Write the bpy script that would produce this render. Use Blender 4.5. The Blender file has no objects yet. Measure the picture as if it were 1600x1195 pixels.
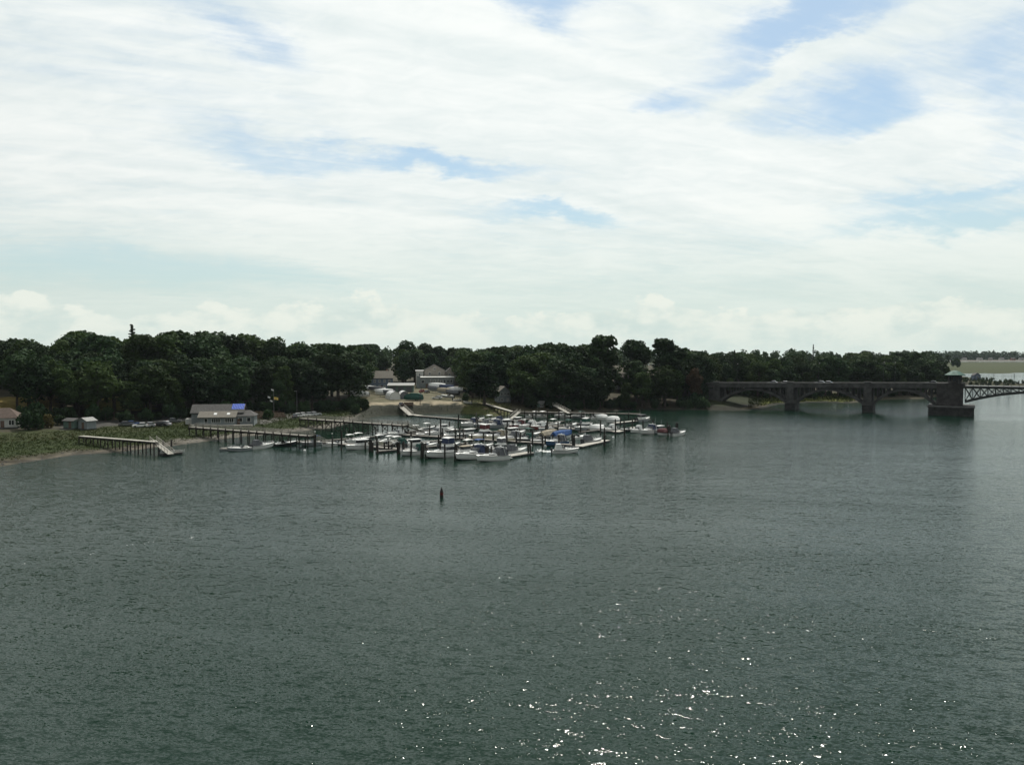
import bpy, math, random
import numpy as np
from mathutils import Vector, Matrix
R = math.radians
random.seed(7)
RNG = np.random.default_rng(11)
scene = bpy.context.scene
COL = scene.collection

# ------------------------------------------------------------------ camera
CAM_H, FPX, CX, CY, HORIZ = 25.0, 1333.0, 800.0, 597.5, 548.0
PITCH = math.atan((CY - HORIZ) / FPX)
cam_d = bpy.data.cameras.new('camera')
cam = bpy.data.objects.new('camera', cam_d)
COL.objects.link(cam)
cam_d.sensor_width = 36.0
cam_d.lens = FPX / 1600.0 * 36.0
cam_d.clip_start, cam_d.clip_end = 0.5, 9000.0
cam.location = (0, 0, CAM_H)
cam.rotation_euler = (math.pi / 2 - PITCH, 0, 0)
scene.camera = cam

# ------------------------------------------------------------------ light
SUN_EL, SUN_AZ = R(52), R(11)          # azimuth measured from +Y towards +X
SUN_STRENGTH, SKY_STRENGTH = 3.8, 0.1
view = scene.view_settings
view.view_transform = 'Standard'; view.look = 'None'
view.exposure = 0.0; view.gamma = 1.0; view.use_curve_mapping = False
sun_d = bpy.data.lights.new('sun', 'SUN')
sun_d.energy = SUN_STRENGTH; sun_d.angle = R(0.53); sun_d.color = (1.0, 0.955, 0.88)
sun = bpy.data.objects.new('sun', sun_d); COL.objects.link(sun)
S = Vector((math.sin(SUN_AZ) * math.cos(SUN_EL), math.cos(SUN_AZ) * math.cos(SUN_EL), math.sin(SUN_EL)))
sun.rotation_euler = S.to_track_quat('Z', 'Y').to_euler()
sun.location = (0, 0, 200)

class NT:
    """small helper that writes shader nodes"""
    def __init__(s, tree): s.t = tree; s.n = tree.nodes; s.l = tree.links
    def node(s, kind, **kw):
        n = s.n.new(kind)
        for k, v in kw.items(): setattr(n, k, v)
        return n
    def put(s, sock, v):
        if hasattr(v, 'is_linked') or isinstance(v, bpy.types.NodeSocket): s.l.new(v, sock)
        else: sock.default_value = v
    def m(s, op, a, b=None, c=None, clamp=False):
        n = s.node('ShaderNodeMath', operation=op, use_clamp=clamp)
        s.put(n.inputs[0], a)
        if b is not None: s.put(n.inputs[1], b)
        if c is not None: s.put(n.inputs[2], c)
        return n.outputs[0]
    def vm(s, op, a, b=None):
        n = s.node('ShaderNodeVectorMath', operation=op)
        s.put(n.inputs[0], a)
        if b is not None: s.put(n.inputs[1], b)
        return n.outputs[0]
    def xyz(s, x, y, z=0.0):
        n = s.node('ShaderNodeCombineXYZ')
        for i, v in enumerate((x, y, z)): s.put(n.inputs[i], v)
        return n.outputs[0]
    def sep(s, v):
        n = s.node('ShaderNodeSeparateXYZ'); s.l.new(v, n.inputs[0]); return n.outputs
    def noise(s, vec, scale, detail=4.0, rough=0.5, dist=0.0, lac=2.0):
        n = s.node('ShaderNodeTexNoise')
        if vec is not None: s.l.new(vec, n.inputs['Vector'])
        n.inputs['Scale'].default_value = scale; n.inputs['Detail'].default_value = detail
        n.inputs['Roughness'].default_value = rough; n.inputs['Distortion'].default_value = dist
        n.inputs['Lacunarity'].default_value = lac
        return n.outputs['Fac']
    def step(s, v, lo, hi, a=0.0, b=1.0):
        n = s.node('ShaderNodeMapRange', interpolation_type='SMOOTHSTEP')
        s.put(n.inputs[0], v); n.inputs[1].default_value = lo; n.inputs[2].default_value = hi
        n.inputs[3].default_value = a; n.inputs[4].default_value = b
        return n.outputs[0]
    def mix(s, f, a, b, blend='MIX'):
        n = s.node('ShaderNodeMix', data_type='RGBA', blend_type=blend)
        s.put(n.inputs[0], f); s.put(n.inputs[6], a); s.put(n.inputs[7], b)
        return n.outputs[2]

# ------------------------------------------------------------------ world: Nishita sky behind procedural cloud
world = bpy.data.worlds.new('World'); scene.world = world; world.use_nodes = True
wt = NT(world.node_tree); wt.n.clear()
sky = wt.node('ShaderNodeTexSky', sky_type='NISHITA', sun_disc=False)
sky.sun_elevation = SUN_EL; sky.sun_rotation = SUN_AZ
sky.altitude = 0; sky.air_density = 1.0; sky.dust_density = 1.0; sky.ozone_density = 3.0
gen = wt.node('ShaderNodeTexCoord').outputs['Generated']
dx, dy, dz = wt.sep(gen)
az = wt.m('ARCTAN2', dx, dy)
el = wt.m('ARCSINE', wt.m('MINIMUM', wt.m('MAXIMUM', dz, -1.0), 1.0))
elp = wt.m('MAXIMUM', el, 0.0)
den = wt.m('ADD', wt.m('MAXIMUM', dz, 0.0), 0.16)
pu, pv = wt.m('DIVIDE', dx, den), wt.m('DIVIDE', dy, den)
P = wt.xyz(pu, pv, 0.3)
# wind-drawn streaks run up from the left to the right
ca, sa = math.cos(R(24)), math.sin(R(24))
ru = wt.m('ADD', wt.m('MULTIPLY', pu, ca), wt.m('MULTIPLY', pv, sa))
rv = wt.m('SUBTRACT', wt.m('MULTIPLY', pv, ca), wt.m('MULTIPLY', pu, sa))
streak = wt.noise(wt.xyz(wt.m('MULTIPLY', ru, 0.55), wt.m('MULTIPLY', rv, 1.5), 0.0), 0.9, 8, 0.55, 1.1)
broad = wt.noise(P, 0.55, 5, 0.55, 0.4)
mack = wt.noise(wt.xyz(pu, wt.m('MULTIPLY', pv, 1.6), 2.0), 6.5, 5, 0.62, 0.5)
warp = wt.noise(wt.xyz(wt.m('MULTIPLY', az, 2.0), wt.m('MULTIPLY', el, 5.0), 0.0), 3.2, 6, 0.62)
warp2 = wt.noise(wt.xyz(wt.m('MULTIPLY', az, 2.0), wt.m('MULTIPLY', el, 5.0), 7.0), 3.0, 6, 0.62)
wa = wt.m('ADD', az, wt.m('MULTIPLY', wt.m('SUBTRACT', warp, 0.5), 0.20))
we = wt.m('ADD', el, wt.m('MULTIPLY', wt.m('SUBTRACT', warp2, 0.5), 0.11))
def blob(px, py, sx, sy, rot, amp):
    """one rift (amp<0) or bank (amp>0) in the high cloud, by direction; sizes in photo pixels"""
    a0 = math.atan((px - CX) / FPX); e0 = math.atan((HORIZ - py) / FPX * math.cos(a0))
    a = wt.m('SUBTRACT', wa, a0); e = wt.m('SUBTRACT', we, e0)
    c, s_ = math.cos(R(rot)), math.sin(R(rot))
    u = wt.m('DIVIDE', wt.m('ADD', wt.m('MULTIPLY', a, c), wt.m('MULTIPLY', e, s_)), sx / FPX)
    v = wt.m('DIVIDE', wt.m('SUBTRACT', wt.m('MULTIPLY', e, c), wt.m('MULTIPLY', a, s_)), sy / FPX)
    q = wt.m('ADD', wt.m('MULTIPLY', u, u), wt.m('MULTIPLY', v, v))
    return wt.m('MULTIPLY', wt.m('POWER', 2.718, wt.m('MULTIPLY', q, -1.0)), amp)
rifts = None
for b in [(1250, 50, 130, 42, 22, -.62), (850, 25, 70, 40, 0, -.55), (1330, 165, 130, 42, 12, -.5),
          (690, 262, 150, 17, -3, -.55), (870, 335, 110, 13, -2, -.55), (1470, 352, 170, 15, 2, -.55),
          (1500, 308, 170, 14, 4, -.45), (1040, 165, 45, 26, -10, -.35), (420, 240, 130, 32, -14, -.30),
          (390, 62, 90, 30, -20, -.34), (240, 425, 330, 26, -2, -.42), (1590, 120, 60, 110, 0, -.30),
          (700, 110, 160, 60, -8, .30), (960, 225, 330, 36, -3, .30), (800, 300, 420, 22, 0, .16),
          (1240, 110, 110, 16, 24, .40), (1250, 260, 250, 30, 5, .2)]:
    g = blob(*b); rifts = g if rifts is None else wt.m('ADD', rifts, g)
cov = wt.m('ADD', wt.m('ADD', wt.m('MULTIPLY', streak, 0.55), wt.m('MULTIPLY', broad, 0.40)), rifts)
cov = wt.m('ADD', cov, wt.m('MULTIPLY', wt.m('SUBTRACT', mack, 0.5), 0.2))
wisp = wt.noise(wt.xyz(wt.m('MULTIPLY', ru, 0.9), wt.m('MULTIPLY', rv, 5.5), 6.0), 1.6, 9, 0.66, 1.2)
cov = wt.m('ADD', cov, wt.m('MULTIPLY', wt.m('SUBTRACT', wisp, 0.5), 0.55))
cover = wt.step(cov, -0.10, 0.52)
thick = wt.step(wt.m('ADD', wt.m('MULTIPLY', streak, 0.7), wt.m('MULTIPLY', mack, 0.30)), 0.30, 0.66)
# thin cloud forward-scatters: brighter around the sun, dimmed behind the camera to cut fill
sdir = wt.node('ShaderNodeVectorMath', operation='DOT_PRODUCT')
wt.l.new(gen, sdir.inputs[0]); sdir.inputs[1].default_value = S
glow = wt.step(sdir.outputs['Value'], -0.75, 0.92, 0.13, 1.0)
white = wt.mix(thick, (7.8, 8.6, 8.5, 1), (10.3, 10.5, 10.1, 1))
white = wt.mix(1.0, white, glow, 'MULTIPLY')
low = wt.step(el, 0.0, 0.30, 1.0, 0.0)
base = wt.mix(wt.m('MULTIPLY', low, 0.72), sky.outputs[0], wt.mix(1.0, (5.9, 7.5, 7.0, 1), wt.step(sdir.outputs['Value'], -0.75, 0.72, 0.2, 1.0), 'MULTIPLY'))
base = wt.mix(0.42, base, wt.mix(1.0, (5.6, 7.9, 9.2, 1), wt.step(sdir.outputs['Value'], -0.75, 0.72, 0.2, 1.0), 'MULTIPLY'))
skyc = wt.mix(wt.m('MULTIPLY', cover, 0.94), base, white)
veil = wt.step(el, 0.0, 0.20, 0.75, 0.0)
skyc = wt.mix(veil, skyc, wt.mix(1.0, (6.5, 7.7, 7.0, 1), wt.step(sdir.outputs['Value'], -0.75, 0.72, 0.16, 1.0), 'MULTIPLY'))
# a far bank of small cumulus along the horizon
cb = wt.noise(wt.xyz(wt.m('MULTIPLY', az, 9.0), wt.m('MULTIPLY', el, 16.0), 0.0), 1.5, 8, 0.6)
ctop = wt.noise(wt.xyz(az, 3.3, 0.0), 5.0, 4, 0.6)
hump = wt.m('ADD', wt.m('MULTIPLY', ctop, 0.085), wt.m('MULTIPLY', wt.m('SUBTRACT', cb, 0.5), 0.085))
cum = wt.step(wt.m('SUBTRACT', wt.m('ADD', hump, 0.009), el), 0.0, 0.006)
cum = wt.m('MULTIPLY', cum, wt.step(el, -0.01, 0.045, 0.35, 1.0))
cumc = wt.mix(wt.step(cb, 0.38, 0.6), (6.3, 7.4, 7.0, 1), (8.8, 9.1, 8.2, 1))
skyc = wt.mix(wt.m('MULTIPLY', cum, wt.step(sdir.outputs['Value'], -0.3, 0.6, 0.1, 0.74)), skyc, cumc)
bg = wt.node('ShaderNodeBackground'); bg.inputs['Strength'].default_value = SKY_STRENGTH
wt.l.new(skyc, bg.inputs['Color'])
wo = wt.node('ShaderNodeOutputWorld'); wt.l.new(bg.outputs[0], wo.inputs['Surface'])
try: world.cycles.sampling_method = 'MANUAL'; world.cycles.sample_map_resolution = 512
except Exception: pass

# ------------------------------------------------------------------ unprojection of the photograph onto the ground
FWD = Vector((0, math.cos(PITCH), -math.sin(PITCH))); UP = Vector((0, math.sin(PITCH), math.cos(PITCH)))
def ray(px, py): return Vector((1, 0, 0)) * ((px - CX) / FPX) + UP * ((CY - py) / FPX) + FWD
def G(px, py, z=0.0):
    d = ray(px, py); t = (z - CAM_H) / d.z
    return Vector((d.x * t, d.y * t, z))
def atY(px, Y, z=4.0):                # the point at distance Y in the photo's column px
    return Vector(((px - CX) / FPX * (Y * math.cos(PITCH) + (CAM_H - z) * math.sin(PITCH)), Y, z))
def ztop(py, Y): return CAM_H + (HORIZ - py) * Y / FPX
def pxof(X, Y): return CX + FPX * X / np.maximum(Y, 1.0)

# ------------------------------------------------------------------ materials
MAT = {}
def mat(name, col, rough=0.7, var=0.18, scale=1.5, bump=0.0, metal=0.0, spec=0.35, rnd=0.0, col2=None):
    m = bpy.data.materials.new(name); m.use_nodes = True
    t = NT(m.node_tree); b = t.n['Principled BSDF']
    pos = t.node('ShaderNodeTexCoord').outputs['Object']
    n = t.noise(pos, scale, 6, 0.6)
    dark = tuple(c * (1 - var * 1.6) for c in col) if col2 is None else col2
    c = t.mix(t.step(n, 0.3, 0.7), (*dark, 1), (*[min(1, x * (1 + var * .5)) for x in col], 1))
    if rnd:
        oi = t.node('ShaderNodeObjectInfo').outputs['Random']
        c = t.mix(1.0, c, t.step(oi, 0, 1, 1 - rnd, 1 + rnd), 'MULTIPLY')
    t.l.new(c, b.inputs['Base Color'])
    b.inputs['Roughness'].default_value = rough; b.inputs['Metallic'].default_value = metal
    b.inputs['Specular IOR Level'].default_value = spec
    if bump:
        bn = t.node('ShaderNodeBump'); bn.inputs['Strength'].default_value = 0.6
        bn.inputs['Distance'].default_value = bump; t.l.new(t.noise(pos, scale * 5, 5, 0.6), bn.inputs['Height'])
        t.l.new(bn.outputs[0], b.inputs['Normal'])
    MAT[name] = m
    return m
def leafmat(name, a, b_, trans=0.25):
    m = bpy.data.materials.new(name); m.use_nodes = True
    t = NT(m.node_tree); p = t.n['Principled BSDF']
    oi = t.node('ShaderNodeObjectInfo').outputs['Random']
    pos = t.node('ShaderNodeTexCoord').outputs['Object']
    n = t.noise(pos, 0.55, 4, 0.65)
    c = t.mix(t.step(n, 0.35, 0.65), (*a, 1), (*b_, 1))
    c = t.mix(t.m('MULTIPLY', oi, 0.30), c, (0.042, 0.054, 0.017, 1))
    c = t.mix(1.0, c, t.step(t.m('FRACT', t.m('MULTIPLY', oi, 7.31)), 0, 1, 0.68, 1.32), 'MULTIPLY')
    t.l.new(c, p.inputs['Base Color']); p.inputs['Roughness'].default_value = 0.8
    p.inputs['Specular IOR Level'].default_value = 0.1
    tr = t.node('ShaderNodeBsdfTranslucent'); t.l.new(t.mix(1.0, c, (1.0, 1.05, 0.55, 1), 'MULTIPLY'), tr.inputs[0])
    mx = t.node('ShaderNodeMixShader'); mx.inputs[0].default_value = trans
    t.l.new(p.outputs[0], mx.inputs[1]); t.l.new(tr.outputs[0], mx.inputs[2])
    t.l.new(mx.outputs[0], t.n['Material Output'].inputs['Surface'])
    MAT[name] = m
leafmat('leaf', (0.016, 0.036, 0.017), (0.030, 0.058, 0.024), .14)
leafmat('leaf_light', (0.030, 0.056, 0.018), (0.048, 0.078, 0.026), .18)
leafmat('leaf_red', (0.042, 0.026, 0.018), (0.058, 0.034, 0.022), .12)
leafmat('needle', (0.020, 0.034, 0.018), (0.036, 0.055, 0.026), 0.1)
leafmat('grass', (0.021, 0.034, 0.008), (0.034, 0.045, 0.011), 0.2)
leafmat('reed', (0.06, 0.05, 0.02), (0.10, 0.08, 0.034), 0.2)
mat('bark', (0.075, 0.06, 0.048), 0.9, 0.3, 3)
mat('old_wood', (0.05, 0.044, 0.037), 0.9, 0.35, 2.5, rnd=.25)
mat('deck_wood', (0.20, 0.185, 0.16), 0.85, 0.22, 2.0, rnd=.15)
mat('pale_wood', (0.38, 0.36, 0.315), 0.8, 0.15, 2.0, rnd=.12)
mat('tub', (0.05, 0.052, 0.055), 0.7)
mat('cap_white', (0.75, 0.75, 0.72), 0.5, .05)
mat('gel_white', (0.76, 0.76, 0.73), 0.28, .05, .8, spec=.5)
mat('gel_cream', (0.70, 0.66, 0.52), 0.3, .06, .8, spec=.5)
mat('gel_navy', (0.025, 0.04, 0.09), 0.25, .1, .8, spec=.5)
mat('gel_gray', (0.32, 0.34, 0.35), 0.35, .1, .8, spec=.5)
mat('gel_black', (0.025, 0.028, 0.032), 0.3, .1, .8, spec=.5)
mat('gel_blue', (0.06, 0.13, 0.24), 0.3, .1, .8, spec=.5)
mat('gel_red', (0.20, 0.045, 0.04), 0.35, .1, .8, spec=.5)
mat('bottom_paint', (0.07, 0.03, 0.03), 0.8)
mat('cockpit', (0.45, 0.43, 0.38), 0.7, .15)
mat('rub_rail', (0.03, 0.03, 0.03), 0.6)
mat('glass_dark', (0.012, 0.016, 0.02), 0.08, .05, 1, spec=.6)
mat('chrome', (0.6, 0.6, 0.6), 0.25, .05, 1, metal=1.0)
mat('canvas_navy', (0.035, 0.05, 0.10), 0.85, .2)
mat('canvas_blue', (0.025, 0.085, 0.25), 0.8, .2)
mat('canvas_green', (0.02, 0.075, 0.06), 0.85, .2)
mat('canvas_gray', (0.13, 0.135, 0.145), 0.85, .2)
mat('canvas_tan', (0.36, 0.31, 0.23), 0.85, .2)
mat('canvas_white', (0.74, 0.74, 0.72), 0.7, .08)
mat('canvas_maroon', (0.10, 0.03, 0.032), 0.85, .2)
mat('motor', (0.035, 0.036, 0.04), 0.35, .1)
mat('wrap', (0.80, 0.80, 0.79), 0.4, .06, .6)
mat('concrete', (0.08, 0.079, 0.076), 0.9, .3, .35, bump=.03)
mat('concrete_light', (0.22, 0.215, 0.2), 0.85, .2, .5, bump=.02)
mat('concrete_wet', (0.035, 0.034, 0.032), 0.8, .35, .6, bump=.05)
mat('steel_dark', (0.04, 0.046, 0.044), 0.6, .25, 1.0)
mat('stone_tower', (0.06, 0.055, 0.053), 0.9, .3, .7, bump=.03)
mat('copper', (0.055, 0.125, 0.098), 0.7, .2, 1.0)
mat('asphalt', (0.055, 0.055, 0.055), 0.95, .25, 1.5)
mat('side_gray', (0.22, 0.245, 0.25), 0.85, .12, .8)
mat('side_blue', (0.13, 0.165, 0.22), 0.85, .12, .8)
mat('side_tan', (0.31, 0.285, 0.25), 0.85, .12, .8)
mat('side_white', (0.5, 0.5, 0.47), 0.8, .1, .8)
mat('side_brown', (0.15, 0.10, 0.075), 0.9, .2, .8)
mat('side_green', (0.13, 0.20, 0.17), 0.85, .15, .8)
mat('trim', (0.72, 0.72, 0.69), 0.7, .06)
mat('shingle', (0.085, 0.082, 0.078), 0.92, .25, 2, bump=.02)
mat('shingle_tan', (0.165, 0.15, 0.125), 0.92, .2, 2, bump=.02)
mat('shingle_brown', (0.11, 0.08, 0.065), 0.92, .2, 2, bump=.02)
mat('shingle_pale', (0.30, 0.30, 0.285), 0.85, .15, 2)
mat('brick', (0.24, 0.10, 0.07), 0.9, .25, 3)
mat('tarp', (0.02, 0.075, 0.42), 0.55, .15, 1.5)
mat('timber', (0.16, 0.115, 0.08), 0.9, .3, 1.5, rnd=.2)
mat('rock', (0.11, 0.105, 0.095), 0.95, .35, 1.0, bump=.08, rnd=.3)
mat('steel_pole', (0.30, 0.30, 0.29), 0.5, .1)
mat('tyre', (0.02, 0.02, 0.02), 0.9)
mat('lamp_clear', (0.7, 0.7, 0.68), 0.2, .05, spec=.6)
mat('lamp_red', (0.35, 0.02, 0.02), 0.3)
for n, c in [('paint_white', (.78, .78, .76)), ('paint_silver', (.42, .43, .44)), ('paint_black', (.02, .02, .022)),
             ('paint_blue', (.04, .08, .2)), ('paint_red', (.30, .03, .03)), ('paint_gray', (.13, .135, .14))]:
    mat(n, c, 0.25, .04, 1, spec=.55)
mat('flag_red', (0.5, 0.04, 0.05), .8); mat('flag_white', (0.75, 0.75, 0.73), .8)
mat('flag_blue', (0.03, 0.05, 0.22), .8); mat('flag_yellow', (0.75, 0.55, 0.16), .8)
mat('buoy_dark', (0.025, 0.022, 0.02), .55, .3, 2); mat('buoy_band', (0.16, 0.02, 0.018), .5, .2, 2)
mat('foam', (0.72, 0.74, 0.72), .9, .1); mat('float_white', (0.78, 0.78, 0.76), .5, .05)
mat('seaweed', (0.05, 0.045, 0.03), .9, .3)

# ------------------------------------------------------------------ mesh builder
class MB:
    def __init__(s): s.v = []; s.f = []
    def add(s, vs, fs):
        o = len(s.v); s.v += [tuple(p) for p in vs]; s.f += [tuple(i + o for i in f) for f in fs]; return s
    def b(s, x0, x1, y0, y1, z0, z1):
        return s.add([(x0, y0, z0), (x1, y0, z0), (x1, y1, z0), (x0, y1, z0), (x0, y0, z1), (x1, y0, z1), (x1, y1, z1), (x0, y1, z1)],
                     [(0, 3, 2, 1), (4, 5, 6, 7), (0, 1, 5, 4), (1, 2, 6, 5), (2, 3, 7, 6), (3, 0, 4, 7)])
    def beam(s, p, q, w, h):
        p, q = Vector(p), Vector(q); d = (q - p).normalized()
        side = d.cross(Vector((0, 0, 1)))
        side = Vector((1, 0, 0)) if side.length < 1e-4 else side.normalized()
        up = side.cross(d); a, c = side * w / 2, up * h / 2
        return s.add([p - a - c, p + a - c, p + a + c, p - a + c, q - a - c, q + a - c, q + a + c, q - a + c],
                     [(0, 1, 2, 3), (7, 6, 5, 4), (0, 4, 5, 1), (1, 5, 6, 2), (2, 6, 7, 3), (3, 7, 4, 0)])
    def cyl(s, p, q, r0, r1=None, n=8):
        r1 = r0 if r1 is None else r1
        p, q = Vector(p), Vector(q); d = (q - p).normalized()
        a = d.orthogonal().normalized(); c = d.cross(a); vs = []
        for P_, r in ((p, r0), (q, r1)):
            for k in range(n):
                t = 2 * math.pi * k / n; vs.append(P_ + a * (r * math.cos(t)) + c * (r * math.sin(t)))
        fs = [(k, (k + 1) % n, n + (k + 1) % n, n + k) for k in range(n)]
        return s.add(vs, fs + [tuple(range(n))[::-1], tuple(range(n, 2 * n))])
    def lathe(s, prof, n=12, c=(0, 0, 0)):
        vs = [(c[0] + r * math.cos(2 * math.pi * k / n), c[1] + r * math.sin(2 * math.pi * k / n), c[2] + z) for r, z in prof for k in range(n)]
        fs = [(i * n + k, i * n + (k + 1) % n, (i + 1) * n + (k + 1) % n, (i + 1) * n + k) for i in range(len(prof) - 1) for k in range(n)]
        return s.add(vs, fs + [tuple(range(n))[::-1], tuple(range((len(prof) - 1) * n, len(prof) * n))])
    def loft(s, rings, close=True, caps=True):
        n = len(rings[0]); vs = [p for r in rings for p in r]; fs = []
        for i in range(len(rings) - 1):
            for k in range(n if close else n - 1):
                fs.append((i * n + k, i * n + (k + 1) % n, (i + 1) * n + (k + 1) % n, (i + 1) * n + k))
        if caps: fs += [tuple(range(n))[::-1], tuple(range((len(rings) - 1) * n, len(rings) * n))]
        return s.add(vs, fs)
    def build(s, name, m, parent=None, smooth=False, fix=True):
        me = bpy.data.meshes.new(name); me.from_pydata(s.v, [], s.f)
        if fix:
            import bmesh
            bm = bmesh.new(); bm.from_mesh(me); bmesh.ops.recalc_face_normals(bm, faces=bm.faces); bm.to_mesh(me); bm.free()
        me.materials.append(MAT[m] if isinstance(m, str) else m)
        if smooth: me.polygons.foreach_set('use_smooth', [True] * len(me.polygons))
        o = bpy.data.objects.new(name, me); COL.objects.link(o); o.parent = parent
        return o
def thing(name, loc, rz=0.0, label=None, cat=None, group=None):
    o = bpy.data.objects.new(name, None); COL.objects.link(o)
    o.location = loc; o.rotation_euler = (0, 0, rz); o.empty_display_size = 0.3
    tag(o, label, cat, group); return o
def tag(o, label=None, cat=None, group=None, kind=None):
    for k, v in (('label', label), ('category', cat), ('group', group), ('kind', kind)):
        if v is not None: o[k] = v
    return o
def copy_tree(o, parent=None):
    c = o.copy(); COL.objects.link(c); c.parent = parent
    for k in ('label', 'group'):
        if parent is None and k in c: del c[k]
    for ch in list(o.children): copy_tree(ch, c)
    return c
def recolor(o, table):
    """give parts their own material by the name of the material they were built with"""
    for ch in [o] + list(o.children_recursive):
        if ch.type == 'MESH':
            for i, dm in enumerate(ch.data.materials):
                sl = ch.material_slots[i]
                if dm.name in table: sl.link = 'OBJECT'; sl.material = MAT[table[dm.name]]
ORD = ['first', 'second', 'third', 'fourth', 'fifth', 'sixth', 'seventh', 'eighth', 'ninth', 'tenth', 'eleventh', 'twelfth', 'thirteenth',
       'fourteenth', 'fifteenth', 'sixteenth', 'seventeenth', 'eighteenth', 'nineteenth', 'twentieth'] + \
      ['twenty-' + w for w in ('first', 'second', 'third', 'fourth', 'fifth', 'sixth', 'seventh', 'eighth', 'ninth')] + \
      ['thirtieth'] + ['thirty-' + w for w in ('first', 'second', 'third', 'fourth', 'fifth', 'sixth', 'seventh', 'eighth', 'ninth')]

# ================================================================== SETTING
# the waterline of the near land, read off the photograph and laid on the water plane
coast_px = [(-150, 752), (-60, 738), (0, 729), (30, 724), (62, 719), (95, 714), (125, 710), (160, 708.5), (185, 706), (215, 702.5), (245, 699),
            (275, 696), (305, 692), (335, 688), (356, 685.5), (375, 682.5), (400, 681), (425, 679), (450, 676), (480, 673), (505, 670), (522, 668),
            (540, 663), (556, 657), (575, 652.5), (600, 649), (622, 648.5), (645, 648), (665, 646.5), (700, 646), (735, 646), (755, 648), (772, 650),
            (785, 649), (800, 647.5), (830, 646.5), (870, 646), (920, 645), (960, 642), (985, 640), (1020, 639.5), (1060, 640), (1100, 640.5), (1125, 641.5), (1150, 642),
            (1180, 640), (1200, 636), (1215, 632), (1245, 630), (1275, 628.5), (1300, 629), (1325, 630), (1345, 628), (1362, 625), (1400, 624),
            (1440, 623), (1462, 620), (1485, 613), (1505, 606), (1522, 600.5), (1530, 596), (1528, 590), (1518, 584)]
coast = [Vector((-700, 130, 0))] + [G(x, y) for x, y in coast_px] + [Vector((420, 1100, 0)), Vector((300, 2700, 0)), Vector((-2800, 2700, 0)), Vector((-2800, 130, 0))]
CP = np.array([[p.x, p.y] for p in coast])
def inside(X, Y, poly):
    r = np.zeros(np.shape(X), bool); n = len(poly)
    for i in range(n):
        x0, y0 = poly[i]; x1, y1 = poly[(i + 1) % n]
        c = ((y0 > Y) != (y1 > Y))
        with np.errstate(divide='ignore', invalid='ignore'):
            xi = (x1 - x0) * (Y - y0) / (y1 - y0 + 1e-12) + x0
        r ^= c & (X < xi)
    return r
def sdist(X, Y, poly=CP, close=True):
    X = np.asarray(X, float); Y = np.asarray(Y, float); d = np.full(X.shape, 1e9)
    n = len(poly)
    for i in range(n if close else n - 1):
        x0, y0 = poly[i]; x1, y1 = poly[(i + 1) % n]; ex, ey = x1 - x0, y1 - y0
        t = np.clip(((X - x0) * ex + (Y - y0) * ey) / (ex * ex + ey * ey + 1e-9), 0, 1)
        d = np.minimum(d, np.hypot(X - x0 - t * ex, Y - y0 - t * ey))
    return np.where(inside(X, Y, poly), d, -d)
S_K = [0, 3, 8, 15, 25, 40, 60, 90, 130, 200, 350]
PROF = [(-400, [0, .35, .8, 1.1, 1.4, 2.4, 4.5, 7, 10.5, 14, 14]),
        (100, [0, .35, .8, 1.1, 1.3, 2.0, 3.8, 7, 10.5, 14, 14]),
        (300, [0, .3, .6, .9, 1.2, 1.8, 3.0, 6, 10, 14, 14]),
        (520, [0, .3, .7, 1.0, 1.4, 2.2, 3.5, 5.5, 8, 11, 12]),
        (560, [0, .6, 1.6, 2.4, 3.0, 3.6, 4.2, 5, 7, 9, 11]),
        (580, [0, 3.0, 4.1, 4.3, 4.4, 4.5, 4.7, 5, 5.4, 6.5, 10]),
        (735, [0, 2.4, 3.9, 4.2, 4.4, 4.6, 4.8, 5, 5.6, 7, 10]),
        (775, [0, .5, 1.4, 2.6, 3.8, 4.8, 5.5, 6.2, 7, 8, 10]),
        (1000, [0, .5, 1.5, 3.0, 4.6, 6.0, 7.0, 8.0, 8.5, 9, 10]),
        (1120, [0, .4, 1.2, 2.4, 4.0, 5.5, 6.5, 7.5, 8, 8, 8]),
        (1230, [0, .3, .8, 1.5, 2.4, 3.6, 4.5, 5, 5.5, 6, 6]),
        (1700, [0, .3, .7, 1.2, 2.0, 3.0, 3.6, 4, 4.5, 5, 5])]
def gz(X, Y, s=None):
    X = np.asarray(X, float); Y = np.asarray(Y, float)
    if s is None: s = sdist(X, Y)
    px = pxof(X, Y); zs = np.array([np.interp(s, S_K, z) for _, z in PROF])
    cols = np.array([c for c, _ in PROF], float)
    pc = np.clip(px, cols[0], cols[-1]); i = np.clip(np.searchsorted(cols, pc) - 1, 0, len(cols) - 2)
    f = (pc - cols[i]) / (cols[i + 1] - cols[i])
    z0 = np.take_along_axis(zs.reshape(len(cols), -1), i.reshape(1, -1), 0).reshape(X.shape)
    z1 = np.take_along_axis(zs.reshape(len(cols), -1), (i + 1).reshape(1, -1), 0).reshape(X.shape)
    z = z0 * (1 - f) + z1 * f
    nz = (np.sin(X * .31 + 1.7 * np.sin(Y * .13)) + np.sin(Y * .27 + 1.3 * np.sin(X * .17)) + np.sin((X + Y) * .53)) * .07
    z = z + nz * np.clip(s / 6, 0, 1)
    return np.where(s > 0, z, np.maximum(-3.5, s * .16))
def gzs(x, y): return float(gz(np.array([x]), np.array([y]))[0])
def T(px, py):
    """the point of the land that shows at a pixel"""
    d = ray(px, py); t = np.linspace(150, 900, 1500)
    X, Y, Z = d.x * t, d.y * t, CAM_H + d.z * t
    h = np.maximum(gz(X, Y), 0)
    k = np.argmax(Z <= h)
    return Vector((X[k], Y[k], h[k]))

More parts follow.
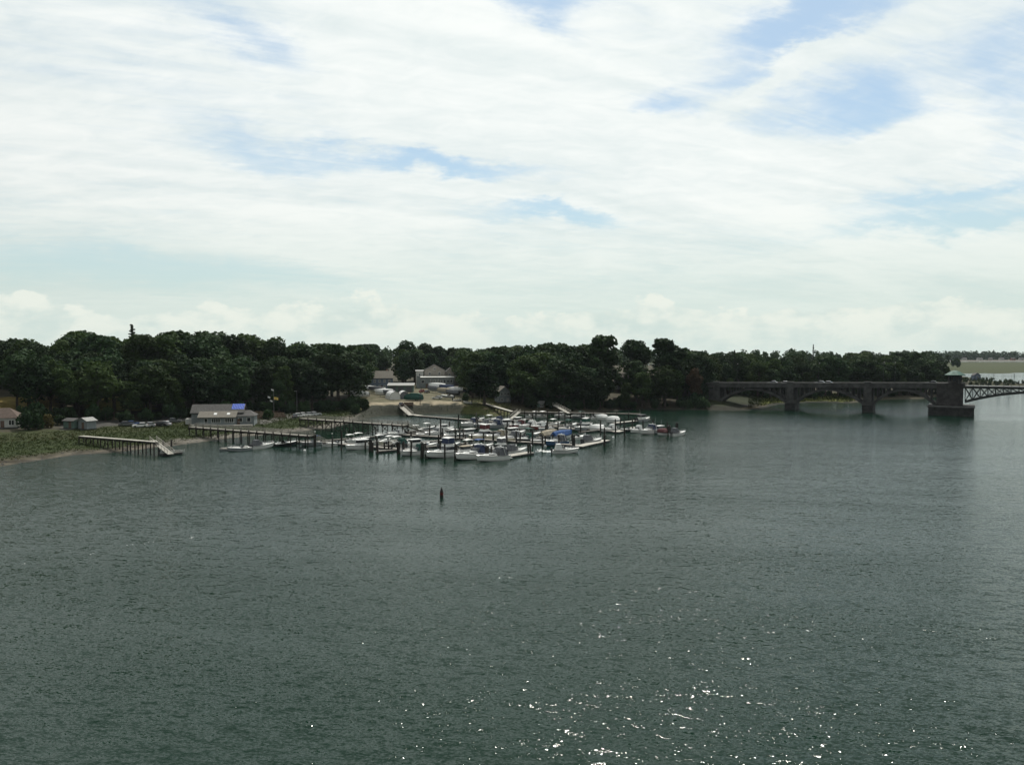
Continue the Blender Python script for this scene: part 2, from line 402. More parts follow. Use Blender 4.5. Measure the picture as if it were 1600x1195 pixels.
# ---- land sheet with its covers (mud, marsh, gravel, forest floor) as colour zones
gx = np.arange(-420, 421, 2.1); gy = np.arange(130, 921, 2.1)
GX, GY = np.meshgrid(gx, gy); GS = sdist(GX, GY); GZ = gz(GX, GY, GS); GP = pxof(GX, GY)
n1 = (np.sin(GX * .9 + 2 * np.sin(GY * .4)) + np.sin(GY * .7 + 2 * np.sin(GX * .5))) * .5
ss = GS + n1 * 1.2
C = np.zeros(GX.shape + (4,)); C[..., 3] = 1
def paint(mask, c): C[mask, :3] = c
paint(np.ones_like(GS, bool), (.055, .05, .032))
left = GP < 565
paint(left & (ss < 46), (.036, .044, .015))
paint(left & (ss < 30), (.025, .037, .009))
paint(left & (ss < 6) & (GP < 300), (.06, .055, .035))
paint(left & (ss < 3.6), (.105, .092, .07))
paint((GP > 240) & left & (ss < 7), (.125, .115, .095)); paint(left & (GS > -1) & (ss < 1.0), (.05, .045, .036)); paint(left & (ss > 2.6) & (ss < 3.5) & (GP < 290), (.04, .034, .022))
paint((GP < 90) & (ss > 58) & (ss < 110), (.19, .145, .042))
paint((GP > 130) & (GP < 240) & (ss > 70) & (ss < 100), (.16, .15, .04))
paint((GP > 90) & (GP < 300) & (ss > 43) & (ss < 53), (.06, .058, .053))
paint((GP > 400) & (GP < 520) & (ss > 22) & (ss < 34), (.12, .115, .105))
yard = (GP >= 556) & (GP < 745) & (GY < 492)
paint(yard & (ss > 7), (.125, .112, .072))
paint(yard & (ss > 6) & (ss < 15), (.27, .23, .16))
paint(yard & (n1 > .42) & (ss > 12), (.06, .066, .028)); paint(yard & (GP < 570), (.06, .062, .026))
paint(yard & (ss <= 6), (.032, .034, .024))  # steep bank: dark weedy ground, with its shade painted into the colour
slope = (GP >= 722) & (GP < 800) & (ss < 40)
paint(slope, (.055, .06, .018)); paint(slope & (n1 > .55), (.10, .082, .048))
mid = (GP >= 800) & (GP < 1130)
paint(mid & (ss < 2.2), (.04, .037, .03))
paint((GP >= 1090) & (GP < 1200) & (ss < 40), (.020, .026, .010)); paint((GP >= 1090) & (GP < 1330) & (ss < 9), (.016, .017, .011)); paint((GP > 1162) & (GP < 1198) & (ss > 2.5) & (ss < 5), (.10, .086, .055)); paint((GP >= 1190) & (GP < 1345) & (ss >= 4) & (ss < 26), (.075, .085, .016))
paint((GP > 895) & (GP < 935) & (ss > 48) & (ss < 75), (.22, .22, .05))
paint((GS < -1) & ~yard, (.10, .09, .07))
nx, ny = len(gx), len(gy)
def grid_mesh(name, X, Y, Z, m, cols=None):
    ny, nx = X.shape
    v = np.stack([X, Y, Z], -1).reshape(-1, 3); i = np.arange(nx * ny).reshape(ny, nx)
    f = np.stack([i[:-1, :-1], i[:-1, 1:], i[1:, 1:], i[1:, :-1]], -1).reshape(-1, 4)
    me = bpy.data.meshes.new(name); me.from_pydata(v.tolist(), [], f.tolist())
    if cols is not None:
        a = me.color_attributes.new('cover', 'FLOAT_COLOR', 'POINT'); a.data.foreach_set('color', cols.reshape(-1).astype(np.float32))
    me.polygons.foreach_set('use_smooth', [True] * len(me.polygons))
    me.materials.append(m); o = bpy.data.objects.new(name, me); COL.objects.link(o); return o
gm = bpy.data.materials.new('ground_cover'); gm.use_nodes = True
t = NT(gm.node_tree); b = t.n['Principled BSDF']
att = t.node('ShaderNodeAttribute', attribute_name='cover').outputs['Color']
pos = t.node('ShaderNodeTexCoord').outputs['Object']
c = t.mix(1.0, att, t.step(t.noise(pos, .55, 7, .68), .28, .72, .62, 1.3), 'MULTIPLY')
c = t.mix(t.step(t.noise(pos, .12, 5, .6), .52, .7, 0, .25), c, (.055, .048, .024, 1))
t.l.new(c, b.inputs['Base Color']); b.inputs['Roughness'].default_value = .95; b.inputs['Specular IOR Level'].default_value = .15
bn = t.node('ShaderNodeBump'); bn.inputs['Distance'].default_value = .25; bn.inputs['Strength'].default_value = .7
t.l.new(t.noise(pos, 1.6, 6, .65), bn.inputs['Height']); t.l.new(bn.outputs[0], b.inputs['Normal'])
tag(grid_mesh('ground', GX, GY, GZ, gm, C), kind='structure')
fx, fy = np.meshgrid(np.arange(-2790, 311, 50.0), np.arange(921, 2700, 50.0))
fx2 = np.minimum(fx, 400 - (fy - 921) * .05)
fc = np.zeros(fx.shape + (4,)); fc[..., :3] = (.05, .055, .03); fc[..., 3] = 1
tag(grid_mesh('far_terrain', fx2, fy, 9 + 2 * np.sin(fx * .01) * np.cos(fy * .013), gm, fc), kind='structure')
wx, wy = np.meshgrid(np.arange(-2790, -419, 50.0), np.arange(130, 972, 50.0))
wx = np.minimum(wx, -420)
fc = np.zeros(wx.shape + (4,)); fc[..., :3] = (.06, .065, .03); fc[..., 3] = 1
tag(grid_mesh('side_terrain', wx, wy, 8 + 0 * wx, gm, fc), kind='structure')

def patch(name, pxs, z, cols, rise=0.8, label=None, steps=26):
    """a low marsh island: an outline at the waterline raised to a soft plateau"""
    poly = np.array([[G(x, y).x, G(x, y).y] for x, y in pxs])
    lo, hi = poly.min(0) - 4, poly.max(0) + 4
    X, Y = np.meshgrid(np.linspace(lo[0], hi[0], steps * 3), np.linspace(lo[1], hi[1], steps * 3))
    s = sdist(X, Y, poly); Z = np.where(s > 0, np.minimum(z, .1 + s * rise * .1), np.maximum(-2, s * .1))
    Cc = np.zeros(X.shape + (4,)); Cc[..., :3] = cols; Cc[..., 3] = 1
    return tag(grid_mesh(name, X, Y, Z, gm, Cc), kind='structure'), poly
far_marsh, FM = patch('far_marsh', [(1470, 584), (1500, 583.5), (1540, 583), (1575, 583.5), (1590, 582), (1700, 581), (1900, 580), (1900, 566.4), (1700, 566.2), (1440, 566)], .8, (.040, .049, .016))
spit, SP = patch('marsh_spit', [(1508, 607), (1540, 606), (1600, 605.5), (1680, 604), (1680, 600), (1640, 600.5), (1600, 600), (1575, 598), (1545, 595.5), (1525, 594), (1510, 597)], .9, (.06, .06, .03))
far_shore, FS = patch('far_shore', [(1380, 565), (1500, 564.6), (1700, 564.2), (1900, 564), (1900, 561), (1380, 561)], 2.0, (.14, .13, .11))

# ---- water
wm = bpy.data.materials.new('river_water'); wm.use_nodes = True
t = NT(wm.node_tree); b = t.n['Principled BSDF']
pos = t.node('ShaderNodeNewGeometry').outputs['Position']
X, Y, Z = t.sep(pos)
b.inputs['Base Color'].default_value = (.0022, .0168, .0092, 1); b.inputs['Roughness'].default_value = .07
b.inputs['IOR'].default_value = 1.333; b.inputs['Specular IOR Level'].default_value = .21
def aniso(ang, sx, sy, zz=0.0):
    c_, s_ = math.cos(R(ang)), math.sin(R(ang))
    u = t.m('ADD', t.m('MULTIPLY', X, c_), t.m('MULTIPLY', Y, s_)); v = t.m('SUBTRACT', t.m('MULTIPLY', Y, c_), t.m('MULTIPLY', X, s_))
    return t.xyz(t.m('MULTIPLY', u, sx), t.m('MULTIPLY', v, sy), zz)
def slope(ang, sx, sy, zz, detail, rough, dist):
    """a field of wave slopes: two channels of a colour noise, centred on zero"""
    n_ = t.node('ShaderNodeTexNoise'); t.l.new(aniso(ang, sx, sy, zz), n_.inputs['Vector'])
    n_.inputs['Scale'].default_value = 1.0; n_.inputs['Detail'].default_value = detail; n_.inputs['Roughness'].default_value = rough; n_.inputs['Distortion'].default_value = dist
    r_, g_, _ = t.sep(n_.outputs['Color'])
    return t.m('SUBTRACT', r_, .5), t.m('SUBTRACT', g_, .5)
cx_, cy_ = slope(-9, .48, 1.35, 0.0, 2, .5, .4)
rx_, ry_ = slope(-13, 1.7, 4.0, 5.0, 3, .6, .3)
fx_, fy_ = slope(-4, 5.0, 9.5, 9.0, 2, .6, 0.0)
gust = t.noise(aniso(-6, .006, .020, 1.0), 1.0, 5, .6, .4)
streaks = t.noise(aniso(-10, .02, .11, 4.0), 1.0, 4, .6, .3)
mu, mv = t.m('DIVIDE', t.m('ADD', X, 12.0), 66.0), t.m('DIVIDE', t.m('SUBTRACT', Y, 250.0), 60.0)
shelter = t.step(t.m('ADD', t.m('MULTIPLY', mu, mu), t.m('MULTIPLY', mv, mv)), .5, 1.7, .30, 1.0)
amp = t.m('MULTIPLY', t.m('MULTIPLY', t.step(gust, .3, .7, .72, 1.2), t.step(streaks, .3, .7, .82, 1.15)), shelter)
near_ = t.step(Y, 70.0, 230.0, 1.0, .38); fine_ = t.step(Y, 70.0, 230.0, .85, 1.25)
sx_ = t.m('MULTIPLY', t.m('ADD', t.m('MULTIPLY', t.m('ADD', t.m('MULTIPLY', cx_, .36), t.m('MULTIPLY', rx_, .85)), near_), t.m('MULTIPLY', fx_, fine_)), amp)
sy_ = t.m('MULTIPLY', t.m('ADD', t.m('MULTIPLY', t.m('ADD', t.m('MULTIPLY', cy_, .52), t.m('MULTIPLY', ry_, .80)), near_), t.m('MULTIPLY', fy_, fine_)), amp)
nrm_ = t.vm('NORMALIZE', t.xyz(sx_, sy_, 1.0))
t.l.new(nrm_, b.inputs['Normal'])
w = MB().add([(-2800, -600, 0), (2800, -600, 0), (2800, 2750, 0), (-2800, 2750, 0)], [(0, 1, 2, 3)])
tag(w.build('water', wm), kind='structure')

# ================================================================== BRIDGE
BR = thing('arch_bridge', (172, 332, 0), math.atan2(-.475, .88), 'long grey concrete arch bridge with steel draw span crossing the river', 'bridge')
def zp(x): return float(np.interp(x, [-160, -92, -31, 0, 70], [9.9, 11.0, 12.0, 12.5, 12.4]))   # top of the parapet
BW = 10.5
def ribbon(x0, x1, y0, y1, lo, hi, n=16):
    rings = []
    for k in range(n + 1):
        x = x0 + (x1 - x0) * k / n
        rings.append([(x, y0, zp(x) + lo), (x, y1, zp(x) + lo), (x, y1, zp(x) + hi), (x, y0, zp(x) + hi)])
    return MB().loft(rings)
ribbon(-160, 3.9, .25, BW - .25, -1.95, -1.12).build('deck', 'concrete', BR)
ribbon(-160, 3.9, 1.2, BW - 1.2, -1.118, -1.11).build('roadway', 'asphalt', BR)
for y0, y1 in ((0.0, .3), (BW - .3, BW)):
    ribbon(-160, 3.9, y0, y1, -1.9, -.16).build('parapet', 'concrete', BR)
    ribbon(-160, 3.9, y0 - .08, y1 + .08, -.158, 0).build('coping', 'concrete_light', BR)
    ribbon(-160, 3.9, y0 - .12, y1 + .12, -2.1, -1.902).build('cornice', 'concrete', BR)
for k in range(32):
    x = -155 + k * 4.9
    MB().b(x - .25, x + .25, -.1, .1, zp(x) - 1.88, zp(x) - .165).build('parapet_post', 'concrete', BR)
PX = [-93, -61.5, -31, 0]                                            # abutment, two river piers, main pier
def arch(xa, xb):
    n = 22; zs = 3.2; zc = zp((xa + xb) / 2) - 2.9; xm, hw = (xa + xb) / 2, (xb - xa) / 2
    zf = lambda x: zs + (zc - zs) * (1 - ((x - xm) / hw) ** 2)
    for y0, y1 in ((.3, 1.7), (4.5, 6.0), (BW - 1.7, BW - .3)):
        rings = []
        for k in range(n + 1):
            x = xa + (xb - xa) * k / n; th = .75 + .55 * abs((x - xm) / hw)
            rings.append([(x, y0, zf(x) - th / 2), (x, y1, zf(x) - th / 2), (x, y1, zf(x) + th / 2), (x, y0, zf(x) + th / 2)])
        rib = MB().loft(rings).build('arch_rib', 'concrete', BR)
        for k in range(1, 12):
            x = xa + (xb - xa) * k / 12
            if zp(x) - 2.1 - zf(x) > .9:
                MB().b(x - .22, x + .22, y0 + .15, y1 - .15, zf(x) + .3, zp(x) - 1.96).build('spandrel_column', 'concrete', rib)
def pier(x, a, b_, wa, wb):
    p = MB().b(x - a / 2, x + a / 2, .1, .1 + b_, 2.6, zp(x) - 1.97).build('pier', 'concrete', BR)
    MB().b(x - a / 2 - .5, x + a / 2 + .5, -.5, b_ + .6, -3, 2.9).build('footing', 'concrete_wet', p)
    MB().b(x - a / 2 + .3, x + a / 2 - .3, -.35, .09, 2.92, zp(x) + .25).build('pilaster', 'concrete', p)
    MB().b(x - a / 2 + .15, x + a / 2 - .15, -.5, .4, zp(x) + .252, zp(x) + .5).build('pilaster_cap', 'concrete_light', p)
for i, x in enumerate(PX[:3]): pier(x, 3.2, 9.6, 0, 0)
for xa, xb in ((PX[0] + 1.6, PX[1] - 1.6), (PX[1] + 1.6, PX[2] - 1.6), (PX[2] + 1.6, PX[3] - 5.9)): arch(xa, xb)
MB().b(-160, PX[0] - 1.6, .32, BW - .32, -2, 7.8).build('abutment_wall', 'concrete', BR)
def main_pier(x, s):
    p = MB().b(x - 3.3 - 2.6 * (s > 0), x + 3.3 + 2.6 * (s < 0), -.8, BW + .6, 3.0, zp(x) - .3).build('main_pier', 'stone_tower', BR)
    f = MB()
    pts = [(-8.6, -4.6), (-6.4, -6.4), (5.2, -6.4), (7.2, -4.6), (7.2, 13), (5.2, 14.8), (-6.4, 14.8), (-8.6, 13)]
    pts = pts if s > 0 else [(-a_, b_) for a_, b_ in pts][::-1]
    f.loft([[(x + px_, py_, z) for px_, py_ in pts] for z in (-3, 3.1)]); f.build('footing', 'concrete_wet', p)
    f = MB(); f.loft([[(x + px_ * 1.04, py_ * 1.03 - .1, z) for px_, py_ in pts] for z in (3.102, 3.5)]); f.build('footing_ledge', 'concrete', p)
    for k in (-1, 1):
        MB().b(x + k * 2.4 - .5, x + k * 2.4 + .5, -1.15, -.81, 3.5, zp(x) - .2).build('buttress', 'stone_tower', p)
    hx = x + .4 * s
    oct_ = [(math.cos(R(22.5 + 45 * k)), math.sin(R(22.5 + 45 * k))) for k in range(8)]
    hw = MB().loft([[(hx + 2.6 * a, 1.2 + 2.6 * c_, z) for a, c_ in oct_] for z in (zp(x) - .298, 15.55)]).build('tower_house', 'stone_tower', BR)
    MB().loft([[(hx + r * a, 1.2 + r * c_, z) for a, c_ in oct_] for r, z in ((3.9, 15.4), (4.0, 15.62), (1.7, 16.95), (.25, 17.3))]).build('tower_roof', 'copper', hw)
    MB().cyl((hx, 1.2, 17.28), (hx, 1.2, 17.9), .07, .03).build('finial', 'copper', hw)
    for k in range(8):
        a0, a1 = oct_[k], oct_[(k + 1) % 8]; mx, my = (a0[0] + a1[0]) / 2, (a0[1] + a1[1]) / 2
        c_ = Vector((hx + 2.63 * mx, 1.2 + 2.63 * my, 14.1)); d_ = Vector((-my, mx, 0)).normalized() * .55
        MB().beam(c_ - d_, c_ + d_, .08, 1.5).build('window', 'glass_dark', hw)
main_pier(0, 1)
main_pier(60, -1)
# steel leaves of the draw span
def leaf(xa, xb):
    n = 10; L = xb - xa
    top = lambda u: (xa + L * u, 10.75); bot = lambda u: (xa + L * u, 5.0 + 4.3 * (1 - (1 - u) ** 2))
    for y in (.8, BW - .8):
        ch = MB()
        for k in range(n):
            (x0, z0), (x1, z1) = bot(k / n), bot((k + 1) / n); ch.beam((x0, y, z0), (x1, y, z1), .35, .55)
        lf = ch.build('bottom_chord', 'steel_dark', BR)
        MB().beam((xa, y, 10.75), (xb, y, 10.75), .35, .6).build('top_chord', 'steel_dark', BR)
        for k in range(n + 1):
            x, z = bot(k / n)
            if 10.5 - z > .6:
                MB().beam((x, y, z + .1), (x, y, 10.5), .22, .22).build('truss_post', 'steel_dark', lf)
                if k < n:
                    x2, z2 = bot((k + 1) / n)
                    MB().beam((x, y, 10.5), (x2, y, z2 + .1), .24, .24).build('truss_diagonal', 'steel_dark', lf)
                    if k < 6:
                        MB().beam((x, y + .05, z + .1), (x2, y + .05, 10.5), .2, .2).build('truss_diagonal', 'steel_dark', lf)
    a, c_ = min(xa, xb), max(xa, xb)
    MB().b(a, c_, .3, BW - .3, 11.06, 11.38).build('draw_deck', 'steel_dark', BR)
    for y in (.25, BW - .25):
        MB().b(a, c_, y - .05, y + .05, 12.30, 12.42).build('handrail', 'steel_dark', BR)
        MB().b(a, c_, y - .04, y + .04, 11.75, 11.83).build('handrail', 'steel_dark', BR)
        for k in range(11):
            x = a + .2 + (c_ - a - .4) * k / 10
            MB().b(x - .06, x + .06, y - .07, y + .07, 11.38, 12.298).build('rail_post', 'steel_dark', BR)
leaf(4.0, 29.9); leaf(56.0, 30.1)
BM = Matrix.Translation((172, 332, 0)) @ Matrix.Rotation(math.atan2(-.475, .88), 4, 'Z')
def onbridge(x, y, z): return BM @ Vector((x, y, z))
lamp0 = None
for i, (x, y) in enumerate([(-118, .15), (-84, .15), (-50, .15), (-26, BW - .15), (-21, .15)]):
    L = thing('bridge_lamp', onbridge(x, y, zp(x)), math.atan2(-.475, .88),
              'thin grey lamp post on the bridge parapet, ' + ORD[i] + ' from the wooded shore', 'lamp post', 'lamp posts on the bridge')
    if lamp0 is None:
        MB().cyl((0, 0, 0), (0, 0, 8), .07, .045).build('post', 'steel_dark', L)
        MB().beam((0, 0, 7.9), (0, 1.6, 8.25), .07, .07).build('arm', 'steel_pole', L)
        MB().b(-.14, .14, 1.3, 1.95, 8.15, 8.32).build('lamp_head', 'steel_pole', L); lamp0 = L
    else:
        for ch in lamp0.children: copy_tree(ch, L)

# ================================================================== TREES
def leaf_quads(mb, centers, n, rng, size=(.32, .62), squash=.9, up=.25):
    cs = np.array([c[:3] for c in centers]); rs = np.array([c[3] for c in centers])
    w = rs ** 2 / (rs ** 2).sum(); idx = rng.choice(len(cs), n, p=w)
    d = rng.normal(size=(n, 3)); d[:, 2] += up; d /= np.linalg.norm(d, axis=1)[:, None]
    p = cs[idx] + d * (rs[idx] * rng.uniform(.72, 1.06, n))[:, None] * np.array([1, 1, squash])
    nrm = d + rng.normal(size=(n, 3)) * .75; nrm /= np.linalg.norm(nrm, axis=1)[:, None]
    a = np.cross(nrm, rng.normal(size=(n, 3))); a /= np.linalg.norm(a, axis=1)[:, None]
    b_ = np.cross(nrm, a); s = rng.uniform(*size, n)[:, None]; s2 = s * rng.uniform(.6, 1.0, (n, 1))
    v = np.stack([p - a * s, p - b_ * s2, p + a * s, p + b_ * s2], 1).reshape(-1, 3)
    o = len(mb.v); mb.v += [tuple(x) for x in v.tolist()]; mb.f += [(o + 4 * i, o + 4 * i + 1, o + 4 * i + 2, o + 4 * i + 3) for i in range(n)]
def crown_oak(seed, tall=1.0, nleaf=3400, base=4.0):
    rng = np.random.default_rng(seed); lobes = []
    top, rad = 20.0, 5.6
    for k in range(int(rng.integers(20, 27))):
        u = rng.uniform(0, 1) ** .75; z = base + 1.2 + u * (top - base - 2.6)
        w = math.sin(math.pi * min(1, .18 + .74 * u)) ** .7 * rad * rng.uniform(.45, .92); a = rng.uniform(0, 2 * math.pi)
        lobes.append((w * math.cos(a) * .8, w * math.sin(a) * .8, z, rng.uniform(.9, 2.9)))
    for k in range(7):
        a = rng.uniform(0, 2 * math.pi); lobes.append((rng.uniform(.5, 3.4) * math.cos(a), rng.uniform(.5, 3.4) * math.sin(a), top - rng.uniform(.3, 3.2), rng.uniform(.5, 1.1)))
    lobes += [(0, 0, top - 2.2, 2.2), (0.5, -.4, top - 5, 3.4), (0, 0, base + 5, 3.6)]
    m = MB(); leaf_quads(m, lobes, nleaf, rng, (.24, .62)); return m, lobes
def trunk_oak(lobes, seed):
    rng = random.Random(seed); m = MB()
    m.cyl((0, 0, -.6), (.1, .05, 5), .46, .34, 8); m.cyl((.1, .05, 4.95), (.2, -.1, 13), .34, .12, 7)
    for l in rng.sample(lobes, 7): m.cyl((.12, .03, min(l[2] - 1.5, 4.2 + rng.random() * 5)), l[:3], .17, .04, 5)
    return m
def crown_pine(seed):
    rng = np.random.default_rng(seed); m = MB()
    for k in range(95):
        u = (k + rng.uniform(0, 1)) / 95; z = 2.5 + u * 17.0; r = (3.7 * (1 - u) ** .85 + .2) * rng.uniform(.6, 1.1); a = rng.uniform(0, 2 * math.pi)
        cs = [(r * f * math.cos(a), r * f * math.sin(a), z - r * f * .18 + (.3 * f * f * r), .16 + .34 * (1 - f) * min(1, r / 2) + .06) for f in (.15, .4, .65, .92)]
        leaf_quads(m, cs, 26, rng, (.13, .30), .5)
    return m
OAK = []
for k in range(9):
    m, lobes = crown_oak(100 + k, base=3.2 if k < 6 else 6.0)
    c_ = m.build('crown', 'leaf', fix=False); tr = trunk_oak(lobes, k).build('trunk', 'bark'); OAK.append((c_.data, tr.data))
    for o in (c_, tr): bpy.data.objects.remove(o)
PINE = []
for k in range(2):
    c_ = crown_pine(300 + k).build('crown', 'needle', fix=False)
    tr = MB().cyl((0, 0, -.5), (0, 0, 19.5), .28, .04, 7).build('trunk', 'bark'); PINE.append((c_.data, tr.data))
    for o in (c_, tr): bpy.data.objects.remove(o)
BUSH = []
for k in range(4):
    rng = np.random.default_rng(500 + k); m = MB()
    lobes = [(rng.uniform(-.9, .9), rng.uniform(-.9, .9), rng.uniform(.5, 1.5), rng.uniform(.45, .85)) for _ in range(9)]
    leaf_quads(m, lobes, 700, rng, (.12, .26)); c_ = m.build('crown', 'leaf', fix=False)
    tr = MB().cyl((0, 0, -.3), (0, 0, 1), .12, .06, 6).cyl((0, 0, .2), (.5, .3, 1.2), .07, .03, 5).cyl((0, 0, .2), (-.4, .4, 1.2), .07, .03, 5).build('trunk', 'bark')
    BUSH.append((c_.data, tr.data))
    for o in (c_, tr): bpy.data.objects.remove(o)
def tree(name, x, y, z, h, r, kinds, label, group, cat='tree', href=20.0, rref=6.4, m=None, rz=None, k=None):
    o = thing(name, (x, y, z), random.uniform(0, 6.28) if rz is None else rz, label, cat, group)
    cr, tr = kinds[random.randrange(len(kinds)) if k is None else k]
    for nm, me in (('trunk', tr), ('crown', cr)):
        c_ = bpy.data.objects.new(nm, me); COL.objects.link(c_); c_.parent = o
        if nm == 'crown' and m: c_.material_slots[0].link = 'OBJECT'; c_.material_slots[0].material = MAT[m]
    o.scale = (r / rref, r / rref, h / href); return o
SKY = [(-200, 532), (0, 532), (40, 530), (60, 534), (85, 538), (98, 526), (120, 517), (140, 517), (152, 525), (200, 525), (240, 521), (265, 519), (285, 516),
       (300, 523), (320, 517), (345, 522), (380, 524), (405, 524), (440, 531), (480, 539), (500, 535), (540, 539), (570, 538), (600, 535), (630, 533),
       (660, 537), (690, 542), (720, 543), (745, 546), (760, 544), (790, 541), (830, 541), (850, 537), (880, 537), (900, 542), (920, 537), (940, 526),
       (955, 536), (970, 542), (990, 534), (1010, 546), (1025, 533), (1040, 530), (1060, 541), (1080, 547), (1110, 551), (1140, 549), (1170, 542),
       (1200, 548), (1230, 543), (1260, 544), (1300, 548), (1330, 551), (1360, 546), (1380, 550), (1400, 547), (1420, 545), (1450, 545), (1470, 550),
       (1490, 552), (1505, 561), (1515, 576), (1526, 592)]
FRONT = [(-150, 248), (0, 252), (100, 265), (200, 274), (300, 294), (400, 322), (500, 334), (562, 340), (573, 470), (640, 482), (722, 476), (733, 385), (770, 372),
         (805, 366), (830, 352), (880, 350), (940, 354), (1000, 362), (1050, 364), (1098, 368), (1108, 405), (1140, 420), (1200, 420), (1260, 430), (1330, 445), (1400, 452), (1450, 470), (1500, 520), (1530, 570)]
def sky_at(p): return float(np.interp(p, *zip(*SKY)))
def front_at(p): return float(np.interp(p, *zip(*FRONT)))
KEEP = [(575, 628, 380, 520), (650, 722, 380, 510), (770, 803, 300, 372), (783, 799, 372, 415), (960, 990, 340, 384), (908, 930, 362, 400), (-30, 42, 230, 318)]   # houses and openings stay clear (px range, Y range)
def region(p):
    if p < 562: return 'dark leafy tree in the dense wood covering the left hillside', 'trees of the left hillside wood'
    if p < 730: return 'leafy tree in the wood behind the boatyard buildings', 'trees behind the boatyard'
    if p < 1108: return 'leafy tree in the wood along the shore behind the marina', 'trees behind the marina'
    return 'leafy tree in the wood on the far bank behind the arch bridge', 'trees behind the bridge'
# trees that stand out on their own
SPECIAL = [  # px, base Y, top py, radius, kind, material, label
    (208, 345, 504, 6.0, PINE, None, 'tall conifer with bare pointed top rising above the left wood'),
    (757, 348, 566, 9.6, OAK, None, 'big round dark tree beside the flagpole at the boatyard edge'),
    (738, 372, 551, 7.6, OAK, 'leaf_light', 'tall yellow-green tree behind the round tree at the boatyard edge'),
    (817, 353, 580, 7.6, OAK, 'leaf_light', 'light green round tree right of the small gabled shore house'),
    (1086, 372, 576, 4.4, OAK, 'leaf_red', 'reddish-brown tree at the shore just left of the bridge'),
    (1058, 370, 578, 4.6, OAK, 'leaf_light', 'bright green tree beside the reddish tree near the bridge'),
    (942, 374, 524, 13.0, OAK, None, 'tallest broad tree on the skyline behind the marina'),
    (994, 384, 532, 9.6, OAK, None, 'tall narrow-topped tree right of the tallest broad tree'),
    (1038, 380, 529, 13.0, OAK, None, 'wide tall tree rising above the shore left of the bridge'),
    (1147, 424, 545, 3.0, PINE, None, 'pointed conifer above the left end of the bridge'),
    (1270, 470, 536, 2.2, PINE, None, 'slim conifer tip above the trees behind the bridge'),
    (1062, 395, 541, 3.4, PINE, None, 'dark conifer between the wide tall tree and the bridge'),
    (545, 343, 552, 10.0, OAK, None, 'large dark tree at the right end of the left wood above the parking lot'),
    (506, 342, 553, 10.0, OAK, None, 'broad dark tree second from the right end of the left wood'),
    (436, 318, 594, 3.6, OAK, None, 'small dark tree by the signal mast in front of the left wood'),
    (978, 360, 598, 3.2, OAK, 'leaf_light', 'low light green tree in front of the grey house among the trees'),
    (1140, 412, 590, 3.2, OAK, 'leaf_light', 'low yellow-green tree behind the left end of the bridge parapet'),
    (27, 266, 556, 6.6, OAK, None, 'tall dark tree with a bare lower trunk behind the cottage'),
    (58, 262, 560, 6.4, OAK, None, 'tall dark tree with a thick trunk right of the golden field')]
placed = []; cover = {}
def take(px, Y, r, py):
    w = max(2, int(FPX * r / Y))
    for q in range(int(px - w * .8), int(px + w * .8) + 1): cover[q] = min(cover.get(q, 700), py + 4)
for px, Y, tp, r, kinds, m_, lab in SPECIAL:
    p = atY(px, Y); g = gzs(p.x, p.y); h = ztop(tp, Y) - g; placed.append((p.x, p.y, r * .8)); take(px, Y, r * .8, tp)
    tree('pine_tree' if kinds is PINE else 'broadleaf_tree', p.x, p.y, g - .2, h, r, kinds, lab, None, m=m_, rref=4.0 if kinds is PINE else 6.4,
         k=(6 if lab.startswith('tall dark') else None if kinds is PINE else random.randrange(6)))
QUOTA = [(-120, 562, 125, 130), (562, 732, 34, 230), (732, 1108, 92, 150), (1108, 1320, 44, 120), (1320, 1530, 46, 130)]   # px range, number, depth of wood
for lo_, hi_, quota, deep in QUOTA:
    cand = []
    for _ in range(4200):
        px = random.uniform(lo_, hi_); cand.append((px, front_at(px) + random.random() ** 1.2 * deep))
    cand.sort(key=lambda c: c[1])
    ca_ = np.array([[atY(p, Y).x, Y] for p, Y in cand]); cs_ = sdist(ca_[:, 0], ca_[:, 1]); cg_ = gz(ca_[:, 0], ca_[:, 1], cs_); ntree = 0
    for (px, Y), (x, y), s_, g in zip(cand, ca_, cs_, cg_):
        dep = Y - front_at(px)
        if s_ < 3.5 or ntree >= quota: continue
        if any(a < px < b_ and c_ < Y < d_ for a, b_, c_, d_ in KEEP): continue
        gap = (7.2 if px < 730 else 6.0) if dep < 30 else 8.6
        if any((x - a) ** 2 + (y - b_) ** 2 < max(gap, rr) ** 2 for a, b_, rr in placed): continue
        zmax = ztop(sky_at(px) + abs(random.gauss(0, 5)), Y) - g
        h = random.uniform(14, 20) if dep < 50 else random.uniform(17, 25)
        if dep > 35 and random.random() < .75: h = max(h, min(zmax, 28))
        if dep < 14 and random.random() < .35: h *= .75
        h = min(h, zmax)
        if h < 7: continue
        top = HORIZ + (CAM_H - g - h) * FPX / Y; r = h * random.uniform(.34, .46); w = int(FPX * r / Y * .8)
        span = range(int(px - w * .6), int(px + w * .6) + 1)
        free = sum(cover.get(q, 700) - 4 > top for q in span) / len(span)
        if free < .35 and not (dep < (12 if px < 730 else 22)): continue
        placed.append((x, y, gap)); take(px, Y, r, top); lab, grp = region(px); ntree += 1
        light = random.random() < (.24 if px < 1100 else .30)
        tree('broadleaf_tree', x, y, g - .2, h, r, OAK[6:] if (px < 260 and dep < 20) else OAK[:6], lab, grp, m='leaf_light' if light else None)
    print('TREES', lo_, ntree)
